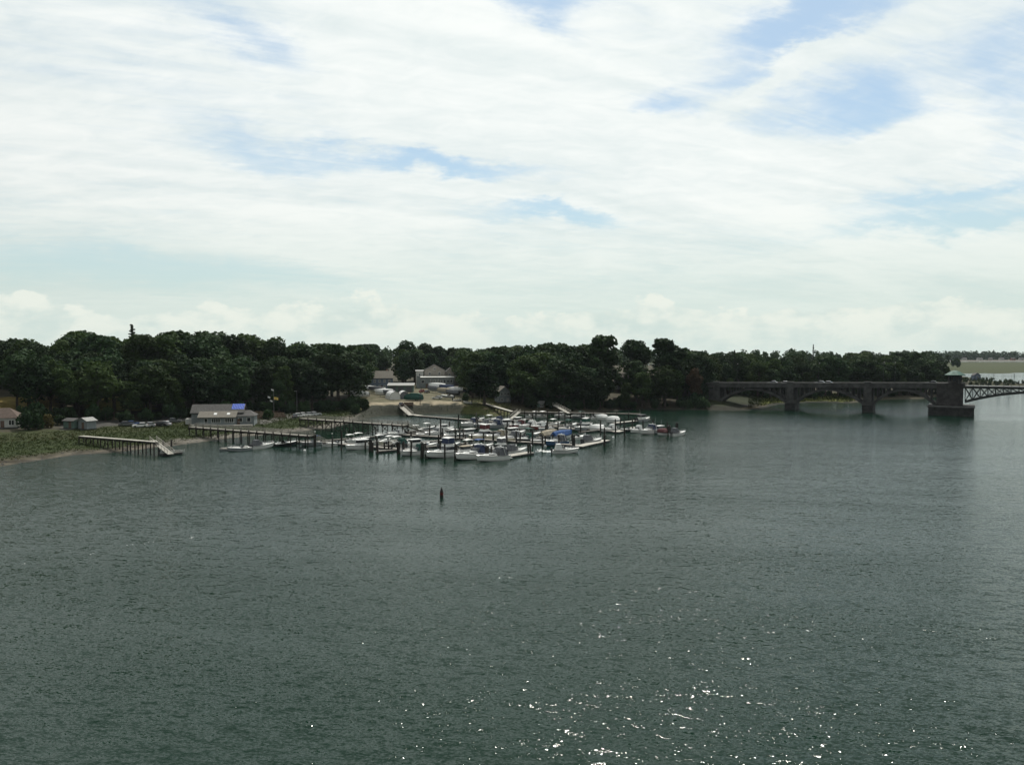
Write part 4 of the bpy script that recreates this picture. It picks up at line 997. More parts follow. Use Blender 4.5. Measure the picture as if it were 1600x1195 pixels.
gangway(G(811, 643.5, 2.2), G(799, 654, .6), 1.2, 'thin pale gangway dropping left from the shore pier')
p = atY(866, 345, 3.0); gangway(p, G(889, 645.5, 2.2), 1.3, 'pale gangway sloping down from the dock house')
# floating walkways and their heads
dock((346, 703.5), (472, 692), 2.0, 'line of floats in front of the clubhouse pier')
dock((478, 691), (766, 716.5), 2.2, 'front floating walkway of the marina', [(588, 708), (629, 711), (665, 716), (712, 718), (585, 684), (640, 688), (690, 690), (735, 694), (790, 697)])
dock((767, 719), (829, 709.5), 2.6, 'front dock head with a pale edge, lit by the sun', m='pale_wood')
dock((612, 680), (903, 698), 2.2, 'second floating walkway of the marina', [(690, 683), (722, 686), (768, 690), (810, 692), (850, 697), (700, 672), (745, 671), (800, 674), (850, 679), (890, 681)])
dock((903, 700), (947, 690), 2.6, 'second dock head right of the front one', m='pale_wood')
dock((657, 651.5), (962, 676), 2.2, 'third floating walkway of the marina', [(742, 667), (790, 670), (826, 672), (870, 675), (905, 677), (830, 656), (880, 660), (920, 662)])
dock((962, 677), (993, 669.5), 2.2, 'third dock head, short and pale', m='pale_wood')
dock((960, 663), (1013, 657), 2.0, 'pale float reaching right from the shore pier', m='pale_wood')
dock((993, 673), (1066, 678.5), 1.8, 'outermost float at the right end of the marina')

# ------------------------------------------------------------------ free-standing piles
MB0 = MB().cyl((0, 0, -2.5), (0, 0, .25), .235, .235, 9).build('post_foot', 'seaweed'); MB1 = MB().lathe([(.225, .25), (.20, .97), (.14, 1.0)], 9).build('post', 'old_wood'); MB2 = MB().lathe([(.25, 1.0), (.24, 1.005), (.02, 1.045)], 9).build('pile_cap', 'cap_white')
PB = [o.data for o in (MB0, MB1, MB2)]
for o in (MB0, MB1, MB2): bpy.data.objects.remove(o)
def pile(px, pb, tp, label, cap=False, n=1):
    p = G(px, pb); h = (pb - tp) * p.y / FPX; name = 'dock_pile' if n == 1 else 'pile_cluster'
    o = thing(name, p, random.uniform(0, 6), label, 'piling', 'free-standing dock piles')
    lx_, ly_ = random.gauss(0, .022), random.gauss(0, .022)
    for k in range(n):
        dx_, dy_ = (0, 0) if n == 1 else (.28 * math.cos(k * 2.1), .28 * math.sin(k * 2.1)); hh = h * (1 - .05 * k)
        for nm, me in zip(('post_foot', 'post', 'pile_cap'), PB):
            if nm == 'pile_cap' and not cap: continue
            c_ = bpy.data.objects.new(nm, me); COL.objects.link(c_); c_.parent = o; c_.location = (dx_, dy_, 0)
            if nm != 'post_foot':
                c_.scale = (1, 1, hh / 1.0 if nm == 'post' else 1); c_.location.z = 0 if nm == 'post' else hh - 1.0
                if nm == 'post': c_.location.z = .25 - .25 * hh
            c_.rotation_euler = (lx_, ly_, 0)
    if n > 1: MB().lathe([(.5, h * .7), (.5, h * .76)], 10).build('binding', 'steel_dark', o)
PILES = {'marina front row': [(492, 699, 674, 1, 1), (519, 699, 677, 1, 1), (533.5, 703, 664, 0, 1), (571, 702, 686, 0, 1), (578, 705, 680, 0, 3), (582.5, 706, 688, 0, 1), (588.5, 706, 677, 0, 1), (601, 704, 687, 0, 1), (607.5, 705, 685, 0, 1),
                       (613, 703, 692, 0, 1), (623, 709, 684, 0, 3), (629, 709, 686, 0, 1), (642, 712, 683, 1, 1), (659, 715, 684, 0, 3), (665.5, 716, 686, 0, 1), (688, 714, 684, 0, 1), (695, 716, 688, 0, 1), (711, 719, 685, 0, 1), (727, 700, 673, 0, 1), (761, 719, 690, 0, 3), (768, 719, 692, 0, 1),
                       (826, 711, 691, 0, 1), (829.5, 711, 688, 0, 1)],
         'marina second row': [(626, 680, 667, 0, 1), (671, 683, 659, 0, 1), (681.5, 680, 680 - 20, 0, 1), (689, 690, 643, 0, 1), (685, 693, 676, 0, 1), (712, 688, 663, 0, 1), (718.5, 692, 660, 0, 1), (756, 690, 671, 0, 1), (771, 692, 672, 0, 1), (790.5, 699, 657, 0, 1), (807, 694, 668, 0, 1), (832, 697, 666, 0, 1),
                        (848, 699, 675, 0, 1), (873.5, 697, 675, 0, 1), (897, 700, 672, 0, 3), (944, 694, 661, 0, 1), (944.5, 697, 676, 0, 1)],
         'marina back row': [(613, 672, 655, 0, 1), (716, 662, 643, 0, 1), (744, 662, 640, 0, 1), (778, 666, 651, 0, 1), (854.5, 679, 643, 0, 1), (818, 668, 654, 0, 1), (912.5, 654, 645, 0, 1), (938.5, 678, 652, 0, 1), (962, 679, 648, 0, 1), (976.5, 682, 650, 0, 1), (988, 670, 650, 0, 1), (1005, 671, 654, 0, 1),
                      (1021, 669, 652, 0, 1), (1042.5, 679, 653, 0, 1), (1045.5, 680, 660, 0, 3), (1057.5, 673, 657, 0, 3), (969, 664, 650, 0, 1), (992, 661, 650, 0, 1)],
         'beside the left pier': [(255, 703, 684, 0, 1), (268, 699, 684, 0, 1)]}
for row, L_ in PILES.items():
    L_ = sorted(L_)
    for i, (px, pb, tp, cap, n) in enumerate(L_):
        pile(px, pb, tp, ('cluster of three dark timber piles' if n > 1 else 'dark timber pile with a white cap' if cap else 'dark timber pile') + ', ' + ORD[i] + ' from the left, ' + row, cap, n)
for i, (px, pb) in enumerate(sorted(FINGER_ENDS)):
    pile(px + 2.2, pb + .3, pb - random.uniform(3.0, 4.4) * FPX / G(px, pb).y, 'dark timber pile at a finger dock end, ' + ORD[i] + ' such pile from the left')
for i, (px, pb, tp) in enumerate([(1557, 600, 594), (1563, 601, 594), (1569, 601, 593), (1576, 601, 592), (1582, 602, 593), (1592, 601, 592), (1597, 602, 594), (1546, 598, 592), (1553, 587, 582), (1585, 588, 583)]):
    pile(px, pb, tp, 'weathered post in the water beyond the draw span, ' + ORD[i] + ' of the scattered posts')

# ================================================================== BOATS
mat('role_hull', (.78, .78, .75), .28, .05, .8); mat('role_canvas', (.05, .06, .1), .85, .2)
def frustum(x0, x1, ya, yf, z0, z1, inf=.3, inb=.1, ins=.12):
    return [[(x0, -ya, z0), (x1, -yf, z0), (x1, yf, z0), (x0, ya, z0)], [(x0 + inb, -ya + ins, z1), (x1 - inf, -yf + ins, z1), (x1 - inf, yf - ins, z1), (x0 + inb, ya - ins, z1)]]
def boat(kind, L, B, F):
    o = thing(kind, (0, 0, 0)); n = 14; td = .46 if kind not in ('skiff',) else .9
    def st(t):
        b_ = B / 2 * (.9 + .1 * min(1, t / .3)) * (1 if t < .4 else max(.02, 1 - ((t - .4) / .6) ** 2.4))
        return -L / 2 + L * t * .955, b_, F * (.86 + .5 * t ** 1.9)
    def sh(t): x, b_, z = st(t); return x + .055 * L * t ** 4, b_, z
    H = MB(); v = []; N = [k / n for k in range(n + 1)]
    rings = []
    for t_ in N:
        x, b_, z = st(t_); xs, _, _ = sh(t_); cz = .06 + .42 * F * t_ ** 3; kz = -.4 + .75 * F * t_ ** 5
        rings.append([(xs, -b_, z), (x + .02 * L * t_ ** 4, -b_ * .9, cz + .25), (x, -b_ * .82, cz - .12), (x, 0, kz), (x, b_ * .82, cz - .12), (x + .02 * L * t_ ** 4, b_ * .9, cz + .25), (xs, b_, z)])
    H.loft(rings, close=False, caps=False); H.f.append(tuple(range(7)))
    H.build('hull', 'role_hull', o, smooth=False)
    D = MB(); g = .16 * B / 2.4
    fd = [t_ for t_ in N if t_ >= td - 1e-6]; aft = [t_ for t_ in N if t_ <= td + .08]
    rr = []
    for t_ in fd:
        x, b_, z = sh(t_); rr.append([(x, -b_, z + .005), (x, -b_ * .55, z + .07 * B / 2.4), (x, 0, z + .10 * B / 2.4), (x, b_ * .55, z + .07 * B / 2.4), (x, b_, z + .005)])
    D.loft(rr, close=False, caps=False)
    for s in (-1, 1):
        D.loft([[(sh(t_)[0], s * sh(t_)[1], sh(t_)[2] + .005), (sh(t_)[0], s * (sh(t_)[1] - g), sh(t_)[2] + .02)] for t_ in aft], close=False, caps=False)
    x, b_, z = sh(0); D.add([(x, -b_, z + .004), (x + .3, -b_ + g, z + .004), (x + .3, b_ - g, z + .004), (x, b_, z + .004)], [(0, 1, 2, 3)])
    D.build('deck', 'gel_white' if kind != 'skiff' else 'role_hull', o, fix=False)
    K = MB(); fl = .22
    ck = [t_ for t_ in N if t_ <= td + 1e-6]
    K.loft([[(sh(t_)[0] + (.3 if t_ == 0 else 0), -(sh(t_)[1] - g), sh(t_)[2]), (sh(t_)[0] + (.3 if t_ == 0 else 0), -(sh(t_)[1] - g), fl), (sh(t_)[0] + (.3 if t_ == 0 else 0), sh(t_)[1] - g, fl), (sh(t_)[0] + (.3 if t_ == 0 else 0), sh(t_)[1] - g, sh(t_)[2])] for t_ in ck], close=False)
    K.build('cockpit', 'cockpit', o, fix=False)
    rb = MB()
    for s in (-1, 1):
        for a, c_ in zip(N, N[1:]):
            p, q = sh(a), sh(c_); rb.beam((p[0], s * (p[1] + .01), p[2] - .05), (q[0], s * (q[1] + .01), q[2] - .05), .05, .07)
    rb.build('rub_rail', 'rub_rail', o)
    xb, _, zb = sh(td); zs = zb + .08; hw = B / 2
    def motor(y=0.0):
        m_ = MB().loft(frustum(-L / 2 - .55, -L / 2 - .02, .2, .22, F * .8, F * .8 + .62, .1, .12, .06)).build('outboard_motor', 'motor', o)
        for v_ in m_.data.vertices: v_.co.y += y
        MB().b(-L / 2 - .36, -L / 2 - .16, y - .07, y + .07, -.5, F * .8 - .001).build('motor_leg', 'motor', m_)
    def shield(x, w, z, h=.5, rake=.45, m_='glass_dark'):
        ws = MB(); ws.loft([[(x, -w, z), (x + .45, -w * .6, z), (x + .45, w * .6, z), (x, w, z), (x - .03, w - .03, z), (x + .41, w * .58, z), (x + .41, -w * .58, z), (x - .03, -w + .03, z)],
                            [(x - rake, -w * .9, z + h), (x - rake + .4, -w * .54, z + h), (x - rake + .4, w * .54, z + h), (x - rake, w * .9, z + h), (x - rake - .03, w * .9 - .03, z + h), (x - rake + .36, w * .52, z + h), (x - rake + .36, -w * .52, z + h), (x - rake - .03, -w * .9 + .03, z + h)]])
        w_ = ws.build('windshield', m_, o)
        fr = MB(); pts = [(x - rake, -w * .9, z + h), (x - rake + .4, -w * .54, z + h), (x - rake + .4, w * .54, z + h), (x - rake, w * .9, z + h)]
        for a, c_ in zip(pts, pts[1:]): fr.beam(a, c_, .05, .05)
        fr.build('windshield_frame', 'chrome', w_)
    def bowrail(t0=.6):
        m_ = MB()
        for s in (-1, 1):
            ts = [t0 + (1 - t0) * k / 5 for k in range(6)]
            for a, c_ in zip(ts, ts[1:]):
                p, q = sh(a), sh(c_); m_.cyl((p[0], s * p[1] * .92, p[2] + .5), (q[0], s * q[1] * .92, q[2] + .5), .022, .022, 5); m_.cyl((p[0], s * p[1] * .92, p[2]), (p[0], s * p[1] * .92, p[2] + .5), .018, .018, 5)
        m_.build('bow_rail', 'chrome', o)
    def canopy(x0, x1, w, z, m_='role_canvas', post=True, zb_=None):
        c_ = MB(); rr = []
        for k in range(5):
            x = x0 + (x1 - x0) * k / 4; e = .05 * (abs(k - 2) / 2) ** 2 * 3
            rr.append([(x, -w, z - .08 - e), (x, -w * .5, z - e), (x, w * .5, z - e), (x, w, z - .08 - e), (x, w, z - .14 - e), (x, -w, z - .14 - e)])
        cn = c_.loft(rr).build('canopy', m_, o)
        if post:
            for x in (x0 + .15, x1 - .15):
                for s in (-1, 1): MB().cyl((x, s * w * .93, (zb_ or F)), (x, s * w * .93, z - .145), .028, .028, 5).build('canopy_post', 'chrome', cn)
    def seats():
        for s in (-1, 1):
            MB().b(xb - 1.5, xb - .95, s * hw * .45 - .25, s * hw * .45 + .25, .23, .62).b(xb - 1.5, xb - 1.38, s * hw * .45 - .25, s * hw * .45 + .25, .62, 1.05).build('seat', 'canvas_white', o)
    def antenna(x, y, z, h): MB().cyl((x, y, z), (x - .4, y, z + h), .02, .008, 5).build('antenna', 'cap_white', o)
    if kind in ('runabout', 'bimini_runabout'):
        shield(xb - .2, hw * .82, zs - .05); seats(); motor(); bowrail(.62)
        if kind == 'bimini_runabout': canopy(xb - 2.3, xb - .1, hw * .8, F + 1.75)
        else: MB().loft(frustum(-L / 2 + .35, -L / 2 + 1.1, hw * .7, hw * .72, .22, .75, .1, .05, .05)).build('stern_bench', 'canvas_white', o)
    elif kind == 'cuddy':
        MB().loft(frustum(xb - .1, xb + L * .34, hw * .72, hw * .28, zs - .08, zs + .34, .5, 0, .12)).build('cabin', 'gel_white', o)
        shield(xb - .1, hw * .75, zs + .2, .6); motor(-.3); motor(.35); bowrail(.55)
        MB().loft(frustum(-L / 2 + .7, xb - .45, hw * .82, hw * .78, F * .95, F + 1.45, .55, .3, .22)).build('canvas_enclosure', 'role_canvas', o)
        MB().b(xb + L * .12, xb + L * .12 + .4, -.2, .2, zs + .345, zs + .4).build('hatch', 'glass_dark', o)
    elif kind == 'cruiser':
        MB().loft(frustum(xb - .2, xb + L * .37, hw * .78, hw * .25, zs - .1, zs + .48, 1.0, 0, .16)).build('cabin', 'gel_white', o)
        for s in (-1, 1): MB().beam((xb + .3, s * (hw * .69), zs + .2), (xb + L * .2, s * hw * .475, zs + .2), .08, .16).build('port_light', 'glass_dark', o)
        shield(xb - .15, hw * .8, zs + .38, .75, .7); bowrail(.5)
        a = MB()
        for s in (-1, 1): a.beam((xb - 2.6, s * hw * .86, F), (xb - 2.2, s * hw * .7, F + 1.75), .42, .1)
        a.beam((xb - 2.2, -hw * .72, F + 1.78), (xb - 2.2, hw * .72, F + 1.78), .5, .12); ar = a.build('radar_arch', 'gel_white', o); MB().lathe([(.22, 0), (.26, .08), (.2, .2), (.05, .24)], 10, (xb - 2.2, 0, F + 1.85)).build('radar_dome', 'cap_white', ar)
        MB().loft(frustum(-L / 2 + .6, xb - .8, hw * .86, hw * .82, F * .9, F + 1.68, .5, .75, .26)).build('canvas_enclosure', 'role_canvas', o)
        MB().b(-L / 2 - .7, -L / 2 - .01, -hw * .8, hw * .8, .2, .32).build('swim_platform', 'gel_white', o); antenna(xb - 2.2, hw * .6, F + 1.8, 2.2)
        MB().b(xb + L * .13, xb + L * .13 + .5, -.25, .25, zs + .484, zs + .53).build('hatch', 'glass_dark', o)
    elif kind == 'sportfisher':
        MB().loft(frustum(xb - .6, xb + L * .33, hw * .8, hw * .3, zs - .1, zs + .5, .9, 0, .15)).build('cabin', 'gel_white', o)
        MB().loft(frustum(xb - 2.6, xb + .6, hw * .8, hw * .74, F * .8, zs + .4, .05, 0, .03)).build('deckhouse', 'gel_white', o)
        MB().loft(frustum(xb - 2.55, xb + .55, hw * .77, hw * .7, zs + .402, zs + 1.15, .7, .02, .1)).build('cabin_window', 'glass_dark', o)
        MB().loft(frustum(xb - 3.0, xb + .05, hw * .74, hw * .66, zs + 1.152, zs + 1.3, .1, 0, 0)).build('cabin_roof', 'gel_white', o)
        MB().loft(frustum(xb - 2.2, xb - .1, hw * .66, hw * .56, zs + 1.302, zs + 1.85, .35, .15, .06)).build('flybridge', 'gel_white', o)
        canopy(xb - 2.5, xb - .3, hw * .72, zs + 3.35, 'canvas_white', True, zs + 1.8); antenna(xb - 1.5, .6, zs + 3.3, 2.0); antenna(xb - 1.5, -.6, zs + 3.3, 1.6)
        for s in (-1, 1): MB().cyl((xb - 1.8, s * hw * .75, zs + 1.3), (xb - 3.6, s * hw * 1.15, zs + 5.2), .025, .012, 5).build('outrigger', 'chrome', o)
        MB().loft(frustum(xb - 2.4, xb - .2, hw * .7, hw * .62, zs + 1.86, zs + 3.2, .2, .1, .05)).build('clear_curtain', 'role_canvas', o); bowrail(.5)
        MB().b(-L / 2 - .5, -L / 2 - .01, -hw * .7, hw * .7, .2, .3).build('swim_platform', 'deck_wood', o)
    elif kind == 'center_console':
        MB().loft(frustum(-.6, .4, .42, .4, .22, 1.25, .25, .02, .05)).build('console', 'gel_white', o); MB().loft(frustum(-.1, .36, .38, .36, 1.252, 1.7, .25, .05, .05)).build('windshield', 'glass_dark', o)
        MB().b(-1.5, -.95, -.5, .5, .23, .95).build('leaning_post', 'canvas_white', o); canopy(-1.6, .7, hw * .68, 2.55, 'role_canvas', True, .24); motor(); bowrail(.6); antenna(-1, .5, 2.5, 1.8)
    elif kind == 'pilothouse':
        MB().loft(frustum(xb - 1.9, xb + .9, hw * .72, hw * .6, F * .7, zs + .55, .1, 0, .04)).build('deckhouse', 'gel_white', o)
        MB().loft(frustum(xb - 1.85, xb + .8, hw * .68, hw * .56, zs + .552, zs + 1.25, .12, .02, .06)).build('cabin_window', 'glass_dark', o)
        MB().loft(frustum(xb - 2.5, xb + 1.1, hw * .75, hw * .62, zs + 1.252, zs + 1.42, .1, 0, .02)).build('cabin_roof', 'role_canvas', o); motor(-.3); motor(.35); bowrail(.62); antenna(xb - 1, .4, zs + 1.4, 2)
        MB().loft(frustum(xb + .95, xb + L * .3, hw * .5, hw * .25, zs - .06, zs + .3, .4, 0, .1)).build('cabin', 'gel_white', o)
    elif kind == 'skiff':
        for x in (-L * .3, -L * .05, L * .2): MB().b(x - .14, x + .14, -hw * .78, hw * .78, F * .72, F * .78).build('thwart', 'deck_wood', o)
        motor()
    elif kind == 'covered_boat':
        c_ = MB(); rr = []
        for k in range(11):
            t_ = k / 10; x, b_, z = sh(t_); pk = (1.15 if kind else 1) * (.55 + .75 * math.sin(math.pi * min(1, .25 + t_ * .62))); e = max(.03, b_ + .03)
            rr.append([(x, -e, z - .25), (x, -e * 1.0, z + .12), (x, -e * .45, z + pk * .75), (x, 0, z + pk), (x, e * .45, z + pk * .75), (x, e, z + .12), (x, e, z - .25)])
        c_.loft(rr, close=False).build('shrink_wrap', 'role_canvas', o); motor()
    for ch in o.children_recursive: pass
    return o
DIM = {'runabout': (5.8, 2.2, .72), 'bimini_runabout': (6.2, 2.3, .78), 'cuddy': (7.2, 2.5, .95), 'cruiser': (9.4, 3.2, 1.2), 'sportfisher': (10.2, 3.6, 1.25),
       'center_console': (6.6, 2.4, .85), 'pilothouse': (7.6, 2.6, 1.0), 'skiff': (3.8, 1.5, .5), 'covered_boat': (7.0, 2.5, 1.0)}
PROTO = {k: boat(k, *v) for k, v in DIM.items()}; USED = set()
KINDWORD = {'runabout': 'open runabout', 'bimini_runabout': 'bimini-top runabout', 'cuddy': 'canvas-topped cuddy boat', 'cruiser': 'cabin cruiser', 'sportfisher': 'flybridge fishing boat',
            'center_console': 'T-top center console boat', 'pilothouse': 'small pilothouse boat', 'skiff': 'small open skiff', 'covered_boat': 'covered boat'}
HULLWORD = {'gel_white': 'white', 'gel_cream': 'cream', 'gel_navy': 'navy', 'gel_gray': 'grey', 'gel_black': 'black', 'gel_blue': 'blue', 'gel_red': 'red'}
def put_boat(kind, loc, heading, L, hull, canvas, label, group=None, bob=True):
    if kind in USED: o = copy_tree(PROTO[kind])
    else: o = PROTO[kind]; USED.add(kind)
    k = L / DIM[kind][0]; o.scale = (k, k * (1 + (1 / k - 1) * .35), k * (1 + (1 / k - 1) * .35)); o.location = loc
    o.rotation_euler = (random.uniform(-.02, .02) if bob else 0, random.uniform(-.012, .012) if bob else 0, heading)
    recolor(o, {'role_hull': hull, 'role_canvas': canvas}); tag(o, label, 'boat', group); return o
HL, HR = math.atan2(-.683, -.73), math.atan2(.683, .73)              # bows towards lower left, towards upper right
W_, CR, NV, GY, BK, BL, RD = 'gel_white', 'gel_cream', 'gel_navy', 'gel_gray', 'gel_black', 'gel_blue', 'gel_red'
cn, cb_, cg, cy, ct, cw, cm = 'canvas_navy', 'canvas_blue', 'canvas_green', 'canvas_gray', 'canvas_tan', 'canvas_white', 'canvas_maroon'
ROWS = {
 "by the clubhouse pier floats": [(372, 704.5, 'runabout', 6.2, HL, GY, cy), (409, 700.5, 'cuddy', 6.6, HR, W_, cy), (446, 696.5, 'runabout', 7.0, HR, BK, cy), (350, 704.8, 'skiff', 3.2, HL, GY, cy)],
 "in the front slips": [(484, 696, 'bimini_runabout', 6.2, HL, GY, cb_), (512, 697.5, 'skiff', 4.0, HL, W_, cw), (523, 696.5, 'runabout', 5.6, HL, W_, cw), (559, 702, 'pilothouse', 7.4, HL, W_, cw), (600, 706.5, 'skiff', 3.6, HL, W_, cw), (645, 711, 'cuddy', 7.6, HL, W_, cg), (690, 714.5, 'sportfisher', 10.0, HL, W_, cn),
                               (737, 717.5, 'cruiser', 10.2, HL, W_, cn), (768, 720, 'cruiser', 9.0, HL, W_, cy), (722, 712, 'pilothouse', 6.6, HL, CR, ct)],
 "inside the front dock head": [(808, 709, 'cuddy', 7.0, HR, W_, 'canvas_gray'), (790, 706.5, 'sportfisher', 7.0, HR, BK, 'canvas_gray')],
 'behind the front walkway': [(548, 692, 'center_console', 6.0, HR, W_, cw), (561, 690, 'center_console', 6.4, HR, GY, cw), (594, 693, 'center_console', 6.2, HR, W_, cw), (606, 695, 'center_console', 6.2, HL, CR, cw), (621, 696, 'center_console', 6.4, HR, W_, cw), (636, 698, 'cuddy', 6.4, HR, W_, cg), (653, 700, 'pilothouse', 7.0, HR, W_, cw), (668, 699, 'runabout', 6.0, HR, W_, cw),
                              (703, 701, 'pilothouse', 7.2, HR, GY, cw), (733, 702, 'center_console', 6.8, HR, W_, cw), (756, 701, 'bimini_runabout', 6.4, HR, W_, cb_), (777, 703, 'runabout', 6.0, HR, GY, cw)],
 "in the second walkway's slips": [(601, 682, 'runabout', 6.0, HL, GY, cy), (618, 681.5, 'cuddy', 6.0, HL, W_, cw), (662, 682, 'runabout', 6.0, HL, W_, cw), (678, 681.5, 'cruiser', 7.6, HL, W_, cw), (706, 684, 'center_console', 6.6, HL, W_, cw), (728, 684, 'pilothouse', 7.6, HL, GY, cw), (750, 687, 'sportfisher', 9.2, HL, CR, cm), (775, 687, 'cruiser', 7.6, HL, CR, ct), (796, 691, 'cruiser', 8.8, HL, CR, cy),
                                        (820, 691, 'cuddy', 7.0, HL, BK, cg), (842, 692, 'runabout', 6.2, HL, W_, cm), (868, 696, 'cruiser', 8.0, HL, BL, cy), (888, 694, 'skiff', 4.2, HL, GY, cw)],
 "inside the second dock head": [(926, 693, 'cuddy', 7.2, HR, GY, 'canvas_gray')],
 'behind the second walkway': [(650, 675.5, 'center_console', 5.6, HR, W_, cw), (668, 672, 'center_console', 5.8, HR, GY, cw), (696, 674, 'pilothouse', 6.2, HR, W_, cw), (806, 681, 'pilothouse', 7.6, HR, W_, cw), (833, 682, 'bimini_runabout', 6.6, HR, GY, cg), (858, 684, 'covered_boat', 6.6, HR, W_, ct), (879, 685.5, 'covered_boat', 7.2, HR, W_, cb_), (905, 686, 'runabout', 6.0, HR, W_, cw)],
 "in the third walkway's slips": [(733, 666, 'cruiser', 7.6, HL, W_, cn), (752, 667, 'cuddy', 6.8, HL, GY, cy), (770, 669, 'cruiser', 8.0, HL, GY, cn), (788, 667, 'pilothouse', 7.0, HL, W_, cw), (808, 669, 'cruiser', 7.4, HL, RD, cm), (824, 670.5, 'cruiser', 8.0, HL, W_, cw), (840, 671, 'cuddy', 7.2, HL, RD, cw), (852, 673, 'runabout', 6.6, HL, GY, cy), (883, 673, 'runabout', 6.2, HL, W_, cy), (911, 673, 'sportfisher', 7.8, HL, GY, cg), (932, 674, 'covered_boat', 5.8, HL, W_, cw), (951, 675, 'cuddy', 7.0, HL, W_, cw)],
 'behind the third walkway': [(748, 657.5, 'runabout', 5.6, HR, W_, cw), (766, 658.5, 'center_console', 6.0, HR, GY, cw), (786, 660, 'cuddy', 6.4, HR, W_, cn), (812, 661.5, 'pilothouse', 6.4, HR, W_, cw), (846, 663.5, 'runabout', 5.8, HR, GY, cw), (866, 665.5, 'center_console', 6.2, HR, W_, cw), (893, 666.5, 'bimini_runabout', 6.0, HR, W_, cg), (916, 668, 'cuddy', 6.2, HR, GY, cy), (936, 669, 'runabout', 5.6, HR, W_, cw)],
 'along the shore pier': [(828, 652.5, 'runabout', 5.6, HL, W_, cw), (835, 651.8, 'center_console', 5.6, HL, W_, cw), (844, 652.5, 'bimini_runabout', 5.8, HL, W_, cw), (874, 652.5, 'cuddy', 6.0, HL, W_, cw), (888, 653, 'runabout', 5.2, HL, W_, cw), (894, 653, 'skiff', 4.2, HL, W_, cw), (904, 653, 'bimini_runabout', 6.0, HL, GY, cg), (921, 655, 'runabout', 5.4, HL, W_, cw), (931, 653.5, 'covered_boat', 5.0, HL, W_, cw), (940, 656, 'covered_boat', 5.2, HL, W_, cw), (957, 660.5, 'covered_boat', 6.4, HL, W_, cw), (1006, 658.5, 'pilothouse', 7.6, HR, GY, 'canvas_gray')],
 'at the outermost float': [(979, 674.5, 'runabout', 5.6, HL, BK, cy), (994, 676, 'cuddy', 6.0, HL, W_, cw), (1013, 678, 'cruiser', 8.2, HL, W_, cn), (1028, 677, 'pilothouse', 6.6, HL, GY, cw), (1036, 680, 'covered_boat', 5.2, HL, W_, cm), (1061, 680.5, 'cuddy', 6.6, HR, W_, 'canvas_gray')],
}
for row, L_ in ROWS.items():
    L_ = sorted(L_)
    for i, (px, py, kind, L, hd, hull, canv) in enumerate(L_):
        kw = KINDWORD[kind]
        put_boat(kind, G(px, py) + Vector((0, .8, 0)), hd + random.uniform(-.08, .08), L, hull, canv, f'{HULLWORD[hull]} {kw} {row}, ' + ('the only one' if len(L_) == 1 else ORD[i] + ' from the left'), 'boats of the marina')
put_boat('cuddy', G(884, 707.5), R(8), 6.6, W_, 'gel_white', 'white motorboat under way in open water right of the front dock head')
put_boat('skiff', G(262, 711) + Vector((0, .2, .5)), R(10), 3.4, W_, cw, 'white dinghy lying on the float below the left gangway', bob=False)
put_boat('skiff', G(279, 709.6) + Vector((0, .4, .5)), R(-12), 3.2, W_, cw, 'second white dinghy at the right end of the left float', bob=False)

# ================================================================== BOATYARD
yard_list = [(556, 621.5, 'covered_boat', 6.6, 200, W_, cw, 'white'), (566, 622, 'covered_boat', 6.0, 190, W_, cw, 'white'), (577, 613, 'covered_boat', 6.6, 165, GY, cw, 'grey'), (587, 615, 'covered_boat', 7.4, 160, W_, cy, 'dull grey'),
             (594, 616.5, 'cuddy', 6.8, 158, W_, cw, 'white'), (600, 620, 'covered_boat', 8.0, 198, W_, cw, 'white'), (608, 620.5, 'covered_boat', 6.4, 160, GY, cy, 'grey'), (592, 611.5, 'runabout', 5.6, 170, W_, cw, 'white'),
             (683, 610, 'covered_boat', 9.0, 165, W_, cw, 'long white'), (677, 613.5, 'covered_boat', 6.8, 150, GY, cy, 'grey'), (699, 613, 'covered_boat', 8.6, 160, NV, cn, 'dark blue'), (711, 616, 'covered_boat', 7.0, 195, GY, cw, 'pale grey'), (720, 614, 'covered_boat', 7.0, 170, NV, ct, 'brown'),
             (693, 617, 'covered_boat', 6.8, 155, GY, ct, 'tan'), (699, 624, 'runabout', 6.0, 160, GY, cw, 'grey'), (707, 620, 'covered_boat', 6.4, 160, BK, cy, 'dark'), (716, 627, 'skiff', 4.2, 20, W_, cw, 'white'), (730, 631, 'skiff', 4.0, 150, W_, cw, 'white')]
for i, (px, py, kind, L, a, hull, canv, word) in enumerate(sorted(yard_list)):
    p = T(px, py); low = kind == 'skiff'
    o = put_boat(kind, p + Vector((0, 0, .35 if low else .95)), R(a), L, hull, canv, f'{word} {KINDWORD[kind]} stored on land in the boatyard, {ORD[i]} from the left', 'boats stored in the boatyard', bob=False)
    for sx in (-.28, .2):
        for sy in (-1, 1):
            st_ = MB().cyl((DIM[kind][0] * sx, sy * DIM[kind][1] * .42, -1.4 if not low else -.5), (DIM[kind][0] * sx, sy * DIM[kind][1] * .30, .05), .05, .05, 5).build('stand', 'steel_dark', o)
